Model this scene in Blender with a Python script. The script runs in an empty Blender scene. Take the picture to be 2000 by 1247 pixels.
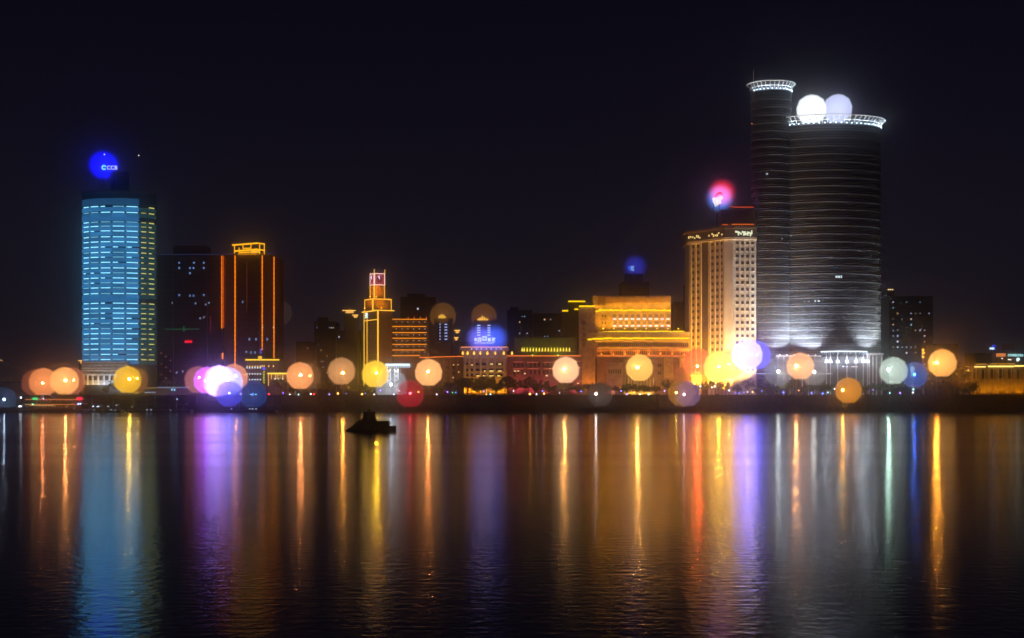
import bpy, math, random
from mathutils import Vector
random.seed(7)
SC = bpy.context.scene
COL = SC.collection
R = math.radians

# ------------------------------------------------------------------ camera, sky, exposure
CAM_H = 6.0
FPX = 2000 * 50 / 36.0          # focal length in photo pixels
HOR = 785.0                     # horizon row of the photo
cam_d = bpy.data.cameras.new('camera')
cam = bpy.data.objects.new('camera', cam_d)
COL.objects.link(cam)
cam_d.sensor_width = 36
cam_d.lens = 50
cam_d.shift_y = (HOR - 623.5) / 2000.0
cam_d.clip_end = 20000
cam.location = (0, 0, CAM_H)
cam.rotation_euler = (R(90), 0, 0)
SC.camera = cam

w = bpy.data.worlds.new('World')
SC.world = w
w.use_nodes = True
nt = w.node_tree
bg = nt.nodes['Background']
tc = nt.nodes.new('ShaderNodeTexCoord')
sep = nt.nodes.new('ShaderNodeSeparateXYZ')
ramp = nt.nodes.new('ShaderNodeValToRGB')
nt.links.new(tc.outputs['Generated'], sep.inputs[0])
nt.links.new(sep.outputs['Z'], ramp.inputs[0])
els = ramp.color_ramp.elements
els[0].position = 0.0
els[0].color = (0.0085, 0.0070, 0.0110, 1)
els[1].position = 0.30
els[1].color = (0.0022, 0.0020, 0.0050, 1)
e = els.new(0.10)
e.color = (0.0068, 0.0056, 0.0100, 1)
e = els.new(0.18)
e.color = (0.0040, 0.0034, 0.0078, 1)
sky = nt.nodes.new('ShaderNodeTexSky')
sky.sky_type = 'NISHITA'
sky.sun_disc = False
sky.sun_elevation = R(-9)
sky.sun_rotation = R(200)
mixs = nt.nodes.new('ShaderNodeMix')
mixs.data_type = 'RGBA'
mixs.blend_type = 'ADD'
mixs.inputs[0].default_value = 0.02
nt.links.new(ramp.outputs[0], mixs.inputs[6])
nt.links.new(sky.outputs[0], mixs.inputs[7])
nt.links.new(mixs.outputs[2], bg.inputs[0])
bg.inputs[1].default_value = 1.0

SC.view_settings.view_transform = 'Standard'
SC.view_settings.look = 'None'
SC.view_settings.exposure = .25
SC.view_settings.gamma = 1
SC.view_settings.use_curve_mapping = False
SC.cycles.transparent_max_bounces = 64
SC.cycles.max_bounces = 4
SC.cycles.volume_bounces = 1
SC.cycles.use_denoising = True
SC.cycles.sample_clamp_indirect = 30.0
SC.cycles.sample_clamp_direct = 0.0

# ------------------------------------------------------------------ helpers
def X(px, Y): return (px - 1000.0) * Y / FPX
def Z(py, Y): return CAM_H + (HOR - py) * Y / FPX
def M(Y): return Y / FPX            # metres per photo pixel at depth Y
STREET, PROM = 9.0, 2.8

def lin(c):
    return tuple(((v / 255) / 12.92 if v / 255 <= .04045 else ((v / 255 + .055) / 1.055) ** 2.4) for v in c)

MATS = {}
def emit(c, s=1.0):
    k = ('e', c, s)
    if k in MATS: return MATS[k]
    m = bpy.data.materials.new('light')
    m.use_nodes = True
    n = m.node_tree
    n.nodes.clear()
    o = n.nodes.new('ShaderNodeOutputMaterial')
    e = n.nodes.new('ShaderNodeEmission')
    l = lin(c)
    e.inputs[0].default_value = (*l, 1)
    e.inputs[1].default_value = s
    n.links.new(e.outputs[0], o.inputs[0])
    MATS[k] = m
    return m

def surf(name, c, rough=.7, metal=0.0, scale=.4, var=.25, bump=.0, spec=.5):
    """painted / stone / concrete surface, linear base colour with noise wear"""
    k = ('s', name)
    if k in MATS: return MATS[k]
    m = bpy.data.materials.new(name)
    m.use_nodes = True
    n = m.node_tree
    b = n.nodes['Principled BSDF']
    t = n.nodes.new('ShaderNodeTexCoord')
    z = n.nodes.new('ShaderNodeTexNoise')
    z.inputs['Scale'].default_value = scale
    z.inputs['Detail'].default_value = 6
    r = n.nodes.new('ShaderNodeMapRange')
    r.inputs[1].default_value = .3
    r.inputs[2].default_value = .7
    r.inputs[3].default_value = 1 - var
    r.inputs[4].default_value = 1 + var
    x = n.nodes.new('ShaderNodeMix')
    x.data_type = 'RGBA'
    x.blend_type = 'MULTIPLY'
    x.inputs[0].default_value = 1
    x.inputs[6].default_value = (*c, 1)
    n.links.new(t.outputs['Object'], z.inputs['Vector'])
    n.links.new(z.outputs[0], r.inputs[0])
    n.links.new(r.outputs[0], x.inputs[7])
    n.links.new(x.outputs[2], b.inputs['Base Color'])
    b.inputs['Roughness'].default_value = rough
    b.inputs['Metallic'].default_value = metal
    b.inputs['Specular IOR Level'].default_value = spec
    if bump:
        bp = n.nodes.new('ShaderNodeBump')
        bp.inputs['Strength'].default_value = bump
        z2 = n.nodes.new('ShaderNodeTexNoise')
        z2.inputs['Scale'].default_value = scale * 8
        n.links.new(t.outputs['Object'], z2.inputs['Vector'])
        n.links.new(z2.outputs[0], bp.inputs['Height'])
        n.links.new(bp.outputs[0], b.inputs['Normal'])
    MATS[k] = m
    return m

def bokeh_mat(c, level=1.0, a=.45):
    """bokeh shell: see-through, with the lens-blur glow put in as emission"""
    k = ('g', c, level, a)
    if k in MATS: return MATS[k]
    m = bpy.data.materials.new('bokeh_glow')
    m.use_nodes = True
    n = m.node_tree
    n.nodes.clear()
    o = n.nodes.new('ShaderNodeOutputMaterial')
    e = n.nodes.new('ShaderNodeEmission')
    t = n.nodes.new('ShaderNodeBsdfTransparent')
    x = n.nodes.new('ShaderNodeMixShader')
    l = lin(c)
    a = 1 - (1 - a) ** .22          # each of the nested bokeh layers is crossed twice
    k2 = level / (1 - (1 - a) ** 8)
    z = n.nodes.new('ShaderNodeTexNoise')
    z.inputs['Scale'].default_value = .35
    z.inputs['Detail'].default_value = 4
    tcn = n.nodes.new('ShaderNodeTexCoord')
    r = n.nodes.new('ShaderNodeMapRange')
    r.inputs[3].default_value = .82 * k2
    r.inputs[4].default_value = 1.18 * k2
    n.links.new(tcn.outputs['Object'], z.inputs['Vector'])
    n.links.new(z.outputs[0], r.inputs[0])
    n.links.new(r.outputs[0], e.inputs[1])
    e.inputs[0].default_value = (*l, 1)
    x.inputs[0].default_value = a
    n.links.new(t.outputs[0], x.inputs[1])
    n.links.new(e.outputs[0], x.inputs[2])
    n.links.new(x.outputs[0], o.inputs[0])
    MATS[k] = m
    return m

def inner_mat():
    k = 'inner'
    if k in MATS: return MATS[k]
    m = bpy.data.materials.new('bokeh_dimmer')
    m.use_nodes = True
    n = m.node_tree
    n.nodes.clear()
    o = n.nodes.new('ShaderNodeOutputMaterial')
    t = n.nodes.new('ShaderNodeBsdfTransparent')
    t.inputs[0].default_value = (.8, .8, .8, 1)  # dims the middle so the bokeh rim reads brighter
    n.links.new(t.outputs[0], o.inputs[0])
    MATS[k] = m
    return m

def soft_mat(c, level, r):
    """emission volume imitating soft bokeh: brightest through its middle"""
    k = ('v', c, level, r)
    if k in MATS: return MATS[k]
    m = bpy.data.materials.new('bokeh_volume')
    m.use_nodes = True
    n = m.node_tree
    n.nodes.clear()
    o = n.nodes.new('ShaderNodeOutputMaterial')
    e = n.nodes.new('ShaderNodeEmission')
    l = lin(c)
    e.inputs[0].default_value = (*l, 1)
    tcn = n.nodes.new('ShaderNodeTexCoord')
    ln = n.nodes.new('ShaderNodeVectorMath')
    ln.operation = 'LENGTH'
    mr = n.nodes.new('ShaderNodeMapRange')
    mr.interpolation_type = 'SMOOTHSTEP'
    mr.inputs[1].default_value = .45
    mr.inputs[2].default_value = 1.0
    mr.inputs[3].default_value = level / (1.3 * r)
    mr.inputs[4].default_value = 0
    n.links.new(tcn.outputs['Object'], ln.inputs[0])
    n.links.new(ln.outputs['Value'], mr.inputs[0])
    n.links.new(mr.outputs[0], e.inputs[1])
    n.links.new(e.outputs[0], o.inputs['Volume'])
    MATS[k] = m
    return m

class MB:
    def __init__(s):
        s.v = []
        s.f = []
    def add(s, vs, fs):
        o = len(s.v)
        s.v += [tuple(p) for p in vs]
        s.f += [tuple(i + o for i in f) for f in fs]
        return s
    def hexa(s, c):     # 8 corners: bottom 4 then top 4
        return s.add(c, [(3, 2, 1, 0), (4, 5, 6, 7), (0, 1, 5, 4), (1, 2, 6, 5), (2, 3, 7, 6), (3, 0, 4, 7)])
    def box(s, x0, x1, y0, y1, z0, z1):
        return s.hexa([(x0, y0, z0), (x1, y0, z0), (x1, y1, z0), (x0, y1, z0), (x0, y0, z1), (x1, y0, z1), (x1, y1, z1), (x0, y1, z1)])
    def pbox(s, px0, px1, py0, py1, Y, d=1.0):   # a box whose front stands at depth Y
        return s.box(X(px0, Y), X(px1, Y), Y, Y + d, Z(py1, Y), Z(py0, Y))
    def prism(s, poly, z0, z1):
        n = len(poly)
        s.add([(x, y, z0) for x, y in poly] + [(x, y, z1) for x, y in poly],
              [tuple(reversed(range(n))), tuple(range(n, 2 * n))] + [(i, (i + 1) % n, n + (i + 1) % n, n + i) for i in range(n)])
        return s
    def lathe(s, prof, cx=0, cy=0, cz=0, n=16, sx=1, sy=1):
        o = []
        fs = []
        for (r, z) in prof:
            for i in range(n):
                a = 2 * math.pi * i / n
                o.append((cx + r * sx * math.cos(a), cy + r * sy * math.sin(a), cz + z))
        for k in range(len(prof) - 1):
            for i in range(n):
                j = (i + 1) % n
                fs.append((k * n + i, k * n + j, (k + 1) * n + j, (k + 1) * n + i))
        if prof[0][0] > 1e-6: fs.append(tuple(reversed(range(n))))
        if prof[-1][0] > 1e-6: fs.append(tuple((len(prof) - 1) * n + i for i in range(n)))
        return s.add(o, fs)
    def tube(s, a, b, r, n=6, r2=None):
        a, b = Vector(a), Vector(b)
        d = (b - a).normalized()
        u = d.orthogonal().normalized()
        v = d.cross(u)
        r2 = r if r2 is None else r2
        vs = [a + (u * math.cos(2 * math.pi * i / n) + v * math.sin(2 * math.pi * i / n)) * r for i in range(n)]
        vs += [b + (u * math.cos(2 * math.pi * i / n) + v * math.sin(2 * math.pi * i / n)) * r2 for i in range(n)]
        return s.add(vs, [tuple(reversed(range(n))), tuple(range(n, 2 * n))] + [(i, (i + 1) % n, n + (i + 1) % n, n + i) for i in range(n)])
    def mesh(s, name, mat, off=(0, 0, 0), smooth=False):
        m = bpy.data.meshes.new(name)
        ox, oy, oz = off
        m.from_pydata([(x - ox, y - oy, z - oz) for x, y, z in s.v], [], s.f)
        if mat: m.materials.append(mat)
        if smooth: m.shade_smooth()
        m.update()
        return m

def thing(name, label, cat, loc, group=None):
    o = bpy.data.objects.new(name, None)
    COL.objects.link(o)
    o.location = loc
    o.empty_display_size = .5
    o['label'] = label
    o['category'] = cat
    if group: o['group'] = group
    return o
def origin(parent):
    p = Vector((0, 0, 0))
    while parent is not None:
        p += Vector(parent.location)
        parent = parent.parent
    return p
def part(name, mb, mat, parent, label=None, smooth=False, kind=None):   # world-space MB -> child mesh
    m = mb.mesh(name, mat, origin(parent), smooth)
    o = bpy.data.objects.new(name, m)
    COL.objects.link(o)
    o.parent = parent
    if label: o['label'] = label
    if kind: o['kind'] = kind
    return o
def inst(name, mesh, parent, loc, rz=0, scale=None):   # shared mesh at a world place
    o = bpy.data.objects.new(name, mesh)
    COL.objects.link(o)
    o.parent = parent
    o.location = Vector(loc) - origin(parent)
    o.rotation_euler = (0, 0, rz)
    if scale: o.scale = scale
    return o
def struct(name, mb, mat):
    o = bpy.data.objects.new(name, mb.mesh(name, mat))
    COL.objects.link(o)
    o['kind'] = 'structure'
    return o
BOXES = {}
def boxmesh(wd, h, d, mat, name='pane'):
    k = (round(wd, 2), round(h, 2), round(d, 2), mat.name_full, name)
    if k not in BOXES:
        BOXES[k] = MB().box(-wd / 2, wd / 2, -d, 0.02, -h / 2, h / 2).mesh(name, mat)
    return BOXES[k]
def pwin(parent, px, py, wpx, hpx, Y, mat, name='window', proud=.12):
    s = M(Y)
    return inst(name, boxmesh(wpx * s, hpx * s, proud, mat, name), parent, (X(px, Y), Y, Z(py, Y)))

class Face:
    """a facade plane from A (left) to B (right) seen from the camera"""
    def __init__(s, A, B):
        s.A = Vector((A[0], A[1], 0))
        d = Vector((B[0] - A[0], B[1] - A[1], 0))
        s.L = d.length
        s.u = d / s.L
        s.n = Vector((s.u.y, -s.u.x, 0))
        s.rz = math.atan2(s.u.y, s.u.x)
    def p(s, u, z, out=0):
        q = s.A + s.u * u + s.n * out
        return Vector((q.x, q.y, z))
    def box(s, mb, u0, u1, z0, z1, o0=0, o1=.2):
        c = [s.p(u0, z0, o1), s.p(u1, z0, o1), s.p(u1, z0, o0), s.p(u0, z0, o0)]
        c += [Vector((q.x, q.y, z1)) for q in c]
        mb.hexa(c)
        return mb
    def upx(s, px):   # where the sight line of photo column px meets the facade
        k = (px - 1000) / FPX
        den = s.u.x - k * s.u.y
        return (k * s.A.y - s.A.x) / den

def text(body, px0, px1, py0, py1, Y, mat, parent, name='lettering', shear=0, rot=0, ext=.12, dirv=None):
    c = bpy.data.curves.new(name, 'FONT')
    c.body = body
    c.extrude = ext
    c.resolution_u = 3
    c.align_x = 'CENTER'
    c.shear = shear
    t = bpy.data.objects.new(name, c)
    COL.objects.link(t)
    dg = bpy.context.evaluated_depsgraph_get()
    m = bpy.data.meshes.new_from_object(t.evaluated_get(dg))
    bpy.data.objects.remove(t)
    bpy.data.curves.remove(c)
    vs = [v.co.copy() for v in m.vertices]
    if not vs: return None
    xs = [v.x for v in vs]; ys = [v.y for v in vs]
    s = M(Y)
    kx = (px1 - px0) * s / max(max(xs) - min(xs), 1e-6)
    ky = (py1 - py0) * s / max(max(ys) - min(ys), 1e-6)
    mx = (max(xs) + min(xs)) / 2; my = (max(ys) + min(ys)) / 2
    ca, sa = math.cos(rot), math.sin(rot)
    for v in m.vertices:
        x, y, z = (v.co.x - mx) * kx, (v.co.y - my) * ky, v.co.z
        v.co = (x * ca - y * sa, -z, x * sa + y * ca)
    m.materials.clear()
    m.materials.append(mat)
    return inst(name, m, parent, (X((px0 + px1) / 2, Y), Y, Z((py0 + py1) / 2, Y)))

ORD = ['first', 'second', 'third', 'fourth', 'fifth', 'sixth', 'seventh', 'eighth', 'ninth', 'tenth', 'eleventh', 'twelfth', 'thirteenth', 'fourteenth', 'fifteenth', 'sixteenth', 'seventeenth', 'eighteenth', 'nineteenth', 'twentieth',
       'twenty-first', 'twenty-second', 'twenty-third', 'twenty-fourth', 'twenty-fifth', 'twenty-sixth', 'twenty-seventh', 'twenty-eighth', 'twenty-ninth', 'thirtieth', 'thirty-first', 'thirty-second', 'thirty-third', 'thirty-fourth', 'thirty-fifth', 'thirty-sixth', 'thirty-seventh', 'thirty-eighth', 'thirty-ninth', 'fortieth',
       'forty-first', 'forty-second', 'forty-third', 'forty-fourth', 'forty-fifth', 'forty-sixth', 'forty-seventh', 'forty-eighth', 'forty-ninth', 'fiftieth']

# common materials
CONC = surf('concrete', (.24, .23, .22), .85)
DARKC = surf('dark_cladding', (.045, .045, .055), .45)
STONE = surf('pale_stone', (.46, .42, .34), .8)
BRICK = surf('red_brick_render', (.30, .14, .11), .85)
METAL = surf('grey_metal', (.22, .23, .25), .45, .6)
WHITE = surf('white_paint', (.72, .72, .72), .55)
GLASS = surf('dark_glass', (.015, .018, .024), .22, 0, .1, .1, spec=.5)
NEON_O = emit((255, 128, 12), 1.3)
NEON_Y = emit((255, 176, 26), 1.35)
NEON_R = emit((255, 70, 24), 1.1)
CYANW = emit((140, 224, 255), 1.7)
WHITEL = emit((225, 240, 255), 1.6)
BLUEW = emit((120, 165, 235), .55)
COOLW = emit((205, 222, 255), .8)
WARMW = emit((255, 205, 130), .8)
YELW = emit((232, 226, 120), .95)

# ------------------------------------------------------------------ water, land, quay
def water_mat():
    m = bpy.data.materials.new('harbour_water')
    m.use_nodes = True
    n = m.node_tree
    b = n.nodes['Principled BSDF']
    b.inputs['Base Color'].default_value = (.0015, .003, .005, 1)
    b.inputs['IOR'].default_value = 1.42
    b.inputs['Roughness'].default_value = .21
    t = n.nodes.new('ShaderNodeTexCoord')
    mp = n.nodes.new('ShaderNodeMapping')
    mp.inputs['Scale'].default_value = (.28, 1.5, 1)
    n.links.new(t.outputs['Object'], mp.inputs[0])
    z = n.nodes.new('ShaderNodeTexNoise')
    z.inputs['Scale'].default_value = 1.3
    z.inputs['Detail'].default_value = 5
    z.inputs['Roughness'].default_value = .6
    n.links.new(mp.outputs[0], z.inputs['Vector'])
    bp = n.nodes.new('ShaderNodeBump')
    bp.inputs['Strength'].default_value = 1.0
    bp.inputs['Distance'].default_value = .012
    mp3 = n.nodes.new('ShaderNodeMapping')          # short cross wavelets that break the streaks into glints
    mp3.inputs['Scale'].default_value = (2.2, 1.7, 1)
    z3 = n.nodes.new('ShaderNodeTexNoise')
    z3.inputs['Scale'].default_value = 1.0
    z3.inputs['Detail'].default_value = 4
    n.links.new(t.outputs['Object'], mp3.inputs[0])
    n.links.new(mp3.outputs[0], z3.inputs['Vector'])
    ma = n.nodes.new('ShaderNodeMath')
    ma.operation = 'MULTIPLY_ADD'
    ma.inputs[1].default_value = 1.3
    n.links.new(z3.outputs[0], ma.inputs[0])
    n.links.new(z.outputs[0], ma.inputs[2])
    n.links.new(ma.outputs[0], bp.inputs['Height'])
    n.links.new(bp.outputs[0], b.inputs['Normal'])
    # wind lanes: calmer and rougher bands
    mp2 = n.nodes.new('ShaderNodeMapping')
    mp2.inputs['Scale'].default_value = (.003, .03, 1)
    z2 = n.nodes.new('ShaderNodeTexNoise')
    z2.inputs['Scale'].default_value = 1.0
    z2.inputs['Detail'].default_value = 3
    r = n.nodes.new('ShaderNodeMapRange')
    r.inputs[1].default_value = .35
    r.inputs[2].default_value = .65
    r.inputs[3].default_value = .07
    r.inputs[4].default_value = .115
    n.links.new(t.outputs['Object'], mp2.inputs[0])
    n.links.new(mp2.outputs[0], z2.inputs['Vector'])
    n.links.new(z2.outputs[0], r.inputs[0])
    n.links.new(r.outputs[0], b.inputs['Roughness'])
    return m
wm = MB().add([(-2400, -40, 0), (2400, -40, 0), (2400, 900, 0), (-2400, 900, 0)], [(0, 1, 2, 3)])
struct('water', wm, water_mat())

QUAYM = surf('quay_stone', (.10, .095, .09), .9, 0, .5, .35, .3)
q = MB().box(-1600, 1600, 795, 812, -6, PROM)
q.box(-1600, 1600, 794.7, 796, PROM, PROM + .25)
struct('promenade', q, QUAYM)
q = MB().box(-1600, 1600, 812, 813.2, -6, STREET + .9)
tw = struct('terrace_wall', q, QUAYM)
for i in range(-30, 31):     # pilasters of the terrace wall
    o = part('pilaster', MB().box(i * 12 - .4, i * 12 + .4, 811.5, 812.01, PROM, STREET + 1.05), QUAYM, tw)
g = MB().box(-2400, 2400, 813.2, 3250, 2, STREET)
struct('ground', g, surf('city_ground', (.06, .06, .055), .95, 0, .05, .3))
ASPH = surf('asphalt', (.05, .05, .052), .8, 0, .8, .2)
struct('road', MB().box(-1600, 1600, 824, 838, STREET - .1, STREET + .004), ASPH)
k = MB().box(-1600, 1600, 823.7, 824, STREET, STREET + .13)
k.box(-1600, 1600, 838, 838.3, STREET, STREET + .13)
struct('kerb', k, CONC)
k = MB()
for i in range(-130, 131): k.box(i * 6 - 1, i * 6 + 1, 830.95, 831.1, STREET + .004, STREET + .009)
struct('lane_marking', k, WHITE)
#@@BUILDINGS

def base(px, Y): return (X(px, Y), Y, STREET)
def flood(parent, px, Y, col, power, aim=(0, 1, 3), size=110, fix=True, z=None, blend=.6, r=.5):
    """a floodlight fixture with its lamp, standing on the ground and aimed up a facade"""
    p = Vector((X(px, Y), Y, STREET + .6 if z is None else z))
    f = part('floodlight', MB().lathe([(.15, -.6), (.15, -.1), (.45, 0), (.45, .25)], p.x, p.y, p.z, 8), METAL, parent)
    part('lens', MB().lathe([(.42, .255), (.3, .5), (.0, .6)], p.x, p.y, p.z, 8), emit(col, 9), f)
    d = bpy.data.lights.new('flood_lamp', 'SPOT')
    d.energy = power
    d.color = lin(col)
    d.spot_size = R(size)
    d.spot_blend = blend
    d.shadow_soft_size = r
    o = bpy.data.objects.new('flood_lamp', d)
    COL.objects.link(o)
    o.parent = f
    o.location = p + Vector((0, 0, .7)) - origin(f)
    o.rotation_euler = Vector(aim).to_track_quat('-Z', 'Y').to_euler()
    return f

# ================================================================== blue bank tower (round, left)
Yc = 902.0
bk = thing('bank_tower', 'round blue-lit office tower with rows of cyan windows at far left', 'building', base(234, Yc))
a_, b_ = 73 * M(Yc), 15.0
cx = X(234, Yc)
def ell(k, n=72, a=a_, b=b_): return [(cx + (a + k) * math.sin(2 * math.pi * i / n), Yc - (b + k) * math.cos(2 * math.pi * i / n)) for i in range(n)]
part('wall', MB().prism(ell(-.3), STREET, Z(383, Yc)), surf('blue_cladding', (.05, .10, .16), .4), bk)
part('parapet', MB().prism(ell(.15), Z(383, Yc), Z(379, Yc)), METAL, bk)
part('plant_room', MB().prism(ell(0, 36, 6, 6), Z(379, Yc), Z(338, Yc)), DARKC, bk)
def arc(mb, t0, t1, k0, k1, z0, z1, n):
    for i in range(n):
        ta, tb = t0 + (t1 - t0) * i / n, t0 + (t1 - t0) * (i + 1) / n
        if k1 - k0 < .16:       # window strip: small gap between panes
            tb -= (t1 - t0) / n * .22
        c = []
        for (t, k) in ((ta, k1), (tb, k1), (tb, k0), (ta, k0)):
            c.append((cx + (a_ + k) * math.sin(t), Yc - (b_ + k) * math.cos(t), z0))
        c += [(x, y, z1) for x, y, _ in c]
        mb.hexa(c)
    return mb
def th(px): return math.asin(max(-1, min(1, (px - 234) / 73.0)))
ROWS = [403.2, 414.7, 433.6, 442, 451.3, 462.8, 472.5, 482.6, 493.2, 502.5, 512.6, 523.6, 533.3, 543.2, 552.8, 562.5, 573.5, 592.5, 602.6, 612, 622, 631.9, 642.2, 652, 661.8, 671.9, 682.3, 692.5, 702.6]
BAYS = [(170.5, 184, 0), (188, 205, 0), (209.5, 229, 0), (233.5, 255, 0), (259, 279, 0), (284.5, 293, 1), (297, 304.5, 1)]
BLUEGL = emit((50, 118, 180), .58)
YELGL = emit((46, 84, 88), .35)
meshes = []
for bi, (p0, p1, kind) in enumerate(BAYS):
    n = max(3, int((p1 - p0) / 2.3))
    mat = YELW if kind else CYANW
    dim_mat = emit((232, 226, 120), .55) if kind else emit((130, 215, 250), .75)
    full = arc(MB(), th(p0), th(p1), -.05, .1, -.27, .27, n).mesh('window', mat, (cx, Yc, 0))
    mid = th(p0) + (th(p1) - th(p0)) * .45
    half = arc(MB(), th(p0), mid, -.05, .1, -.27, .27, max(2, n // 2)).mesh('window', mat, (cx, Yc, 0))
    dimw = full.copy()
    dimw.materials.clear()
    dimw.materials.append(dim_mat)
    meshes.append((full, half, dimw))
rr = random.Random(3)
for ri, py in enumerate(ROWS):
    z = Z(py, Yc - b_)
    for bi in range(7):
        if bi == 5 and ri == 0: continue
        mesh = meshes[bi][rr.choice((0, 0, 0, 0, 0, 1, 2, 2))]
        inst('window', mesh, bk, (cx, Yc, z))
    zb = z - 1.75
    for q0, q1 in ((163, 186), (186.2, 207), (207.2, 231), (231.2, 257), (257.2, 281)):  # glass emission stands in for the blurred window glow
        part('glow_glass_band', arc(MB(), th(q0), th(q1), -.28, -.1, zb - 1.2, zb + 1.25, 6), emit((50, 120, 178), rr.choice((.5, .62, .7, .8))), bk)
    part('glow_glass_band', arc(MB(), th(281.3), th(306.5), -.28, -.1, zb - 1.2, zb + 1.25, 7), YELGL, bk, 'dim teal glass band with blur glow on the side of the tower')
    part('sill', arc(MB(), th(163), th(306.5), -.3, .2, z - .5, z - .33, 26), surf('sill_grey', (.3, .38, .45), .5), bk)
for py in (390.5, 397, 424, 428.5, 582.5, 587):  # extra glowing bands keep the blurred facade glow continuous
    zb = Z(py, Yc - b_)
    part('glow_glass_band', arc(MB(), th(163), th(281), -.28, -.1, zb - 1.0, zb + 1.0, 22), emit((44, 100, 150), .4) if py < 400 else BLUEGL, bk)
# podium with white bands and columns
Yp = 880.0
pm = part('podium', MB().pbox(160, 247, 706, 752, Yp, 30), surf('podium_stone', (.34, .40, .46), .7), bk)
for py in (708, 713.5, 719.5, 724, 731.5):
    part('ledge', MB().pbox(158.5, 249, py - .8, py + .8, Yp - .7, .75), WHITE, pm)
for px in (163, 171, 181, 192, 203, 214, 225, 236, 245):
    part('column', MB().pbox(px - 1.3, px + 1.3, 733, 752, Yp - .6, .62), WHITE, pm)
for px in (167, 176, 186.5, 197.5, 208.5, 219.5, 230.5):
    pwin(pm, px, 739, 6, 8, Yp, GLASS, 'window', .1)
for px, c in ((173, (255, 196, 90)), (187, (255, 214, 120)), (198, (210, 230, 255)), (215, (170, 215, 255)), (232, (170, 215, 255))):
    flood(bk, px, Yp - 6, c, 3800, (0, .6, 1), 120)
# roof sign
sg = thing('roof_sign', 'blue glowing bank sign with round mark and letters CCB on rooftop', 'sign', (X(213, 892), 892, Z(379, Yc)))
Ys = 892.0
part('frame', MB().pbox(199, 200, 333, 379, Ys + .6, .3).pbox(212, 213, 333, 379, Ys + .6, .3).pbox(226, 227, 333, 379, Ys + .6, .3).pbox(198, 229, 332.5, 333.5, Ys + .6, .3), METAL, sg)
text('CCB', 209, 229, 324, 331.5, Ys, emit((190, 205, 255), 1.5), sg)
ring = MB()
for i in range(22):
    if i in (0, 21, 20): continue
    a0, a1 = 2 * math.pi * i / 22, 2 * math.pi * (i + 1) / 22
    cz, c0 = Z(327.5, Ys), X(203, Ys)
    q = [(c0 + r * math.cos(a) , Ys + d, cz + r * math.sin(a)) for d in (0, .25) for (r, a) in ((.75, a0), (1.55, a0), (1.55, a1), (.75, a1))]
    ring.hexa(q)
part('round_mark', ring, emit((120, 215, 255), 1.4), sg)
for i, (px, py) in enumerate(((204, 302), (271, 304))):
    ml = thing('mast_light', ['white aircraft warning lamp on mast above the CCB roof sign', 'white aircraft warning lamp on mast at right of blue tower roof'][i], 'lamp', (X(px, 905), 905, Z(379, Yc)))
    part('mast', MB().tube((X(px, 905), 905, Z(379, Yc) - .2), (X(px, 905), 905, Z(py, 905)), .12), METAL, ml)
    part('lamp_head', MB().lathe([(0, -.4), (.35, -.2), (.35, .2), (0, .4)], X(px, 905), 905, Z(py, 905), 8), emit((255, 250, 240), 1.2), ml)

# ================================================================== dark office block with neon edges
Y = 930.0
ob = thing('office_block', 'dark glass office block with orange neon corner strips beside the blue tower', 'building', base(366, Y))
part('wall', MB().pbox(300, 434, 498, 775, Y, 40), DARKC, ob)
part('roof_edge_light', MB().pbox(299, 435, 496.6, 497.6, Y - .4, .6), emit((60, 70, 130), .35), ob)
part('plant_room', MB().pbox(338, 402, 480, 497, Y + 5, 16), surf('brown_panel', (.12, .06, .04), .7), ob)
fl = MB()
for k in range(25): part('floor_line', MB().pbox(302, 432, 505 + k * 10.4, 505.8 + k * 10.4, Y - .22, .23), surf('mullion_dark', (.10, .10, .13), .5), ob)
for px in (338, 404): part('fin', MB().pbox(px - .8, px + .8, 498, 770, Y - .5, .52), surf('mullion_dark', (.1, .1, .13), .5), ob)
def neon(parent, px, py0, py1, Y, wpx=1.5, seg=9.5, mat=NEON_O, name='neon_tube'):
    mb = MB()
    y = py0
    while y < py1:
        mb.pbox(px - wpx / 2, px + wpx / 2, y, min(y + seg * .9, py1), Y - .45, .4)
        y += seg
    return part(name, mb, mat, parent)
neon(ob, 301.5, 500, 748, Y, 2.2)
neon(ob, 433, 500, 643, Y, 1.6)
neon(ob, 436, 500, 640, Y - .3, 1.4, mat=emit((255, 90, 14), .8))
neon(ob, 434.5, 690, 702, Y, 3)
for (px, py) in ((350, 514), (379, 514), (398, 514), (350, 524), (371, 524), (378, 524), (398, 524), (371, 534), (350, 577), (371, 578), (378, 578), (398, 577)):
    pwin(ob, px, py, 3.2, 4, Y, BLUEW)
for (px, py) in ((337, 592), (382, 593), (402, 595), (408, 592), (391, 622), (398, 620), (345, 728), (357, 726)):
    pwin(ob, px, py, 3, 3.5, Y, emit((140, 165, 200), .5))
part('green_sign_line', MB().pbox(322, 388, 642.5, 644, Y - .5, .3).pbox(358, 360, 636, 649, Y - .52, .3), emit((20, 120, 70), .35), ob)
text('一一一', 361, 375, 665.5, 670, Y - .5, emit((255, 20, 40), .9), ob, 'red_lettering')
for k in range(6):
    pwin(ob, 411, 620 + k * 6, 2, 2.6, Y, emit((200, 40, 40), .4))
for k in range(9):
    pwin(ob, 315 + (k % 3) * 9, 690 + k * 7, 2.4, 3, Y, emit((170, 70, 40), .35))

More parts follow.
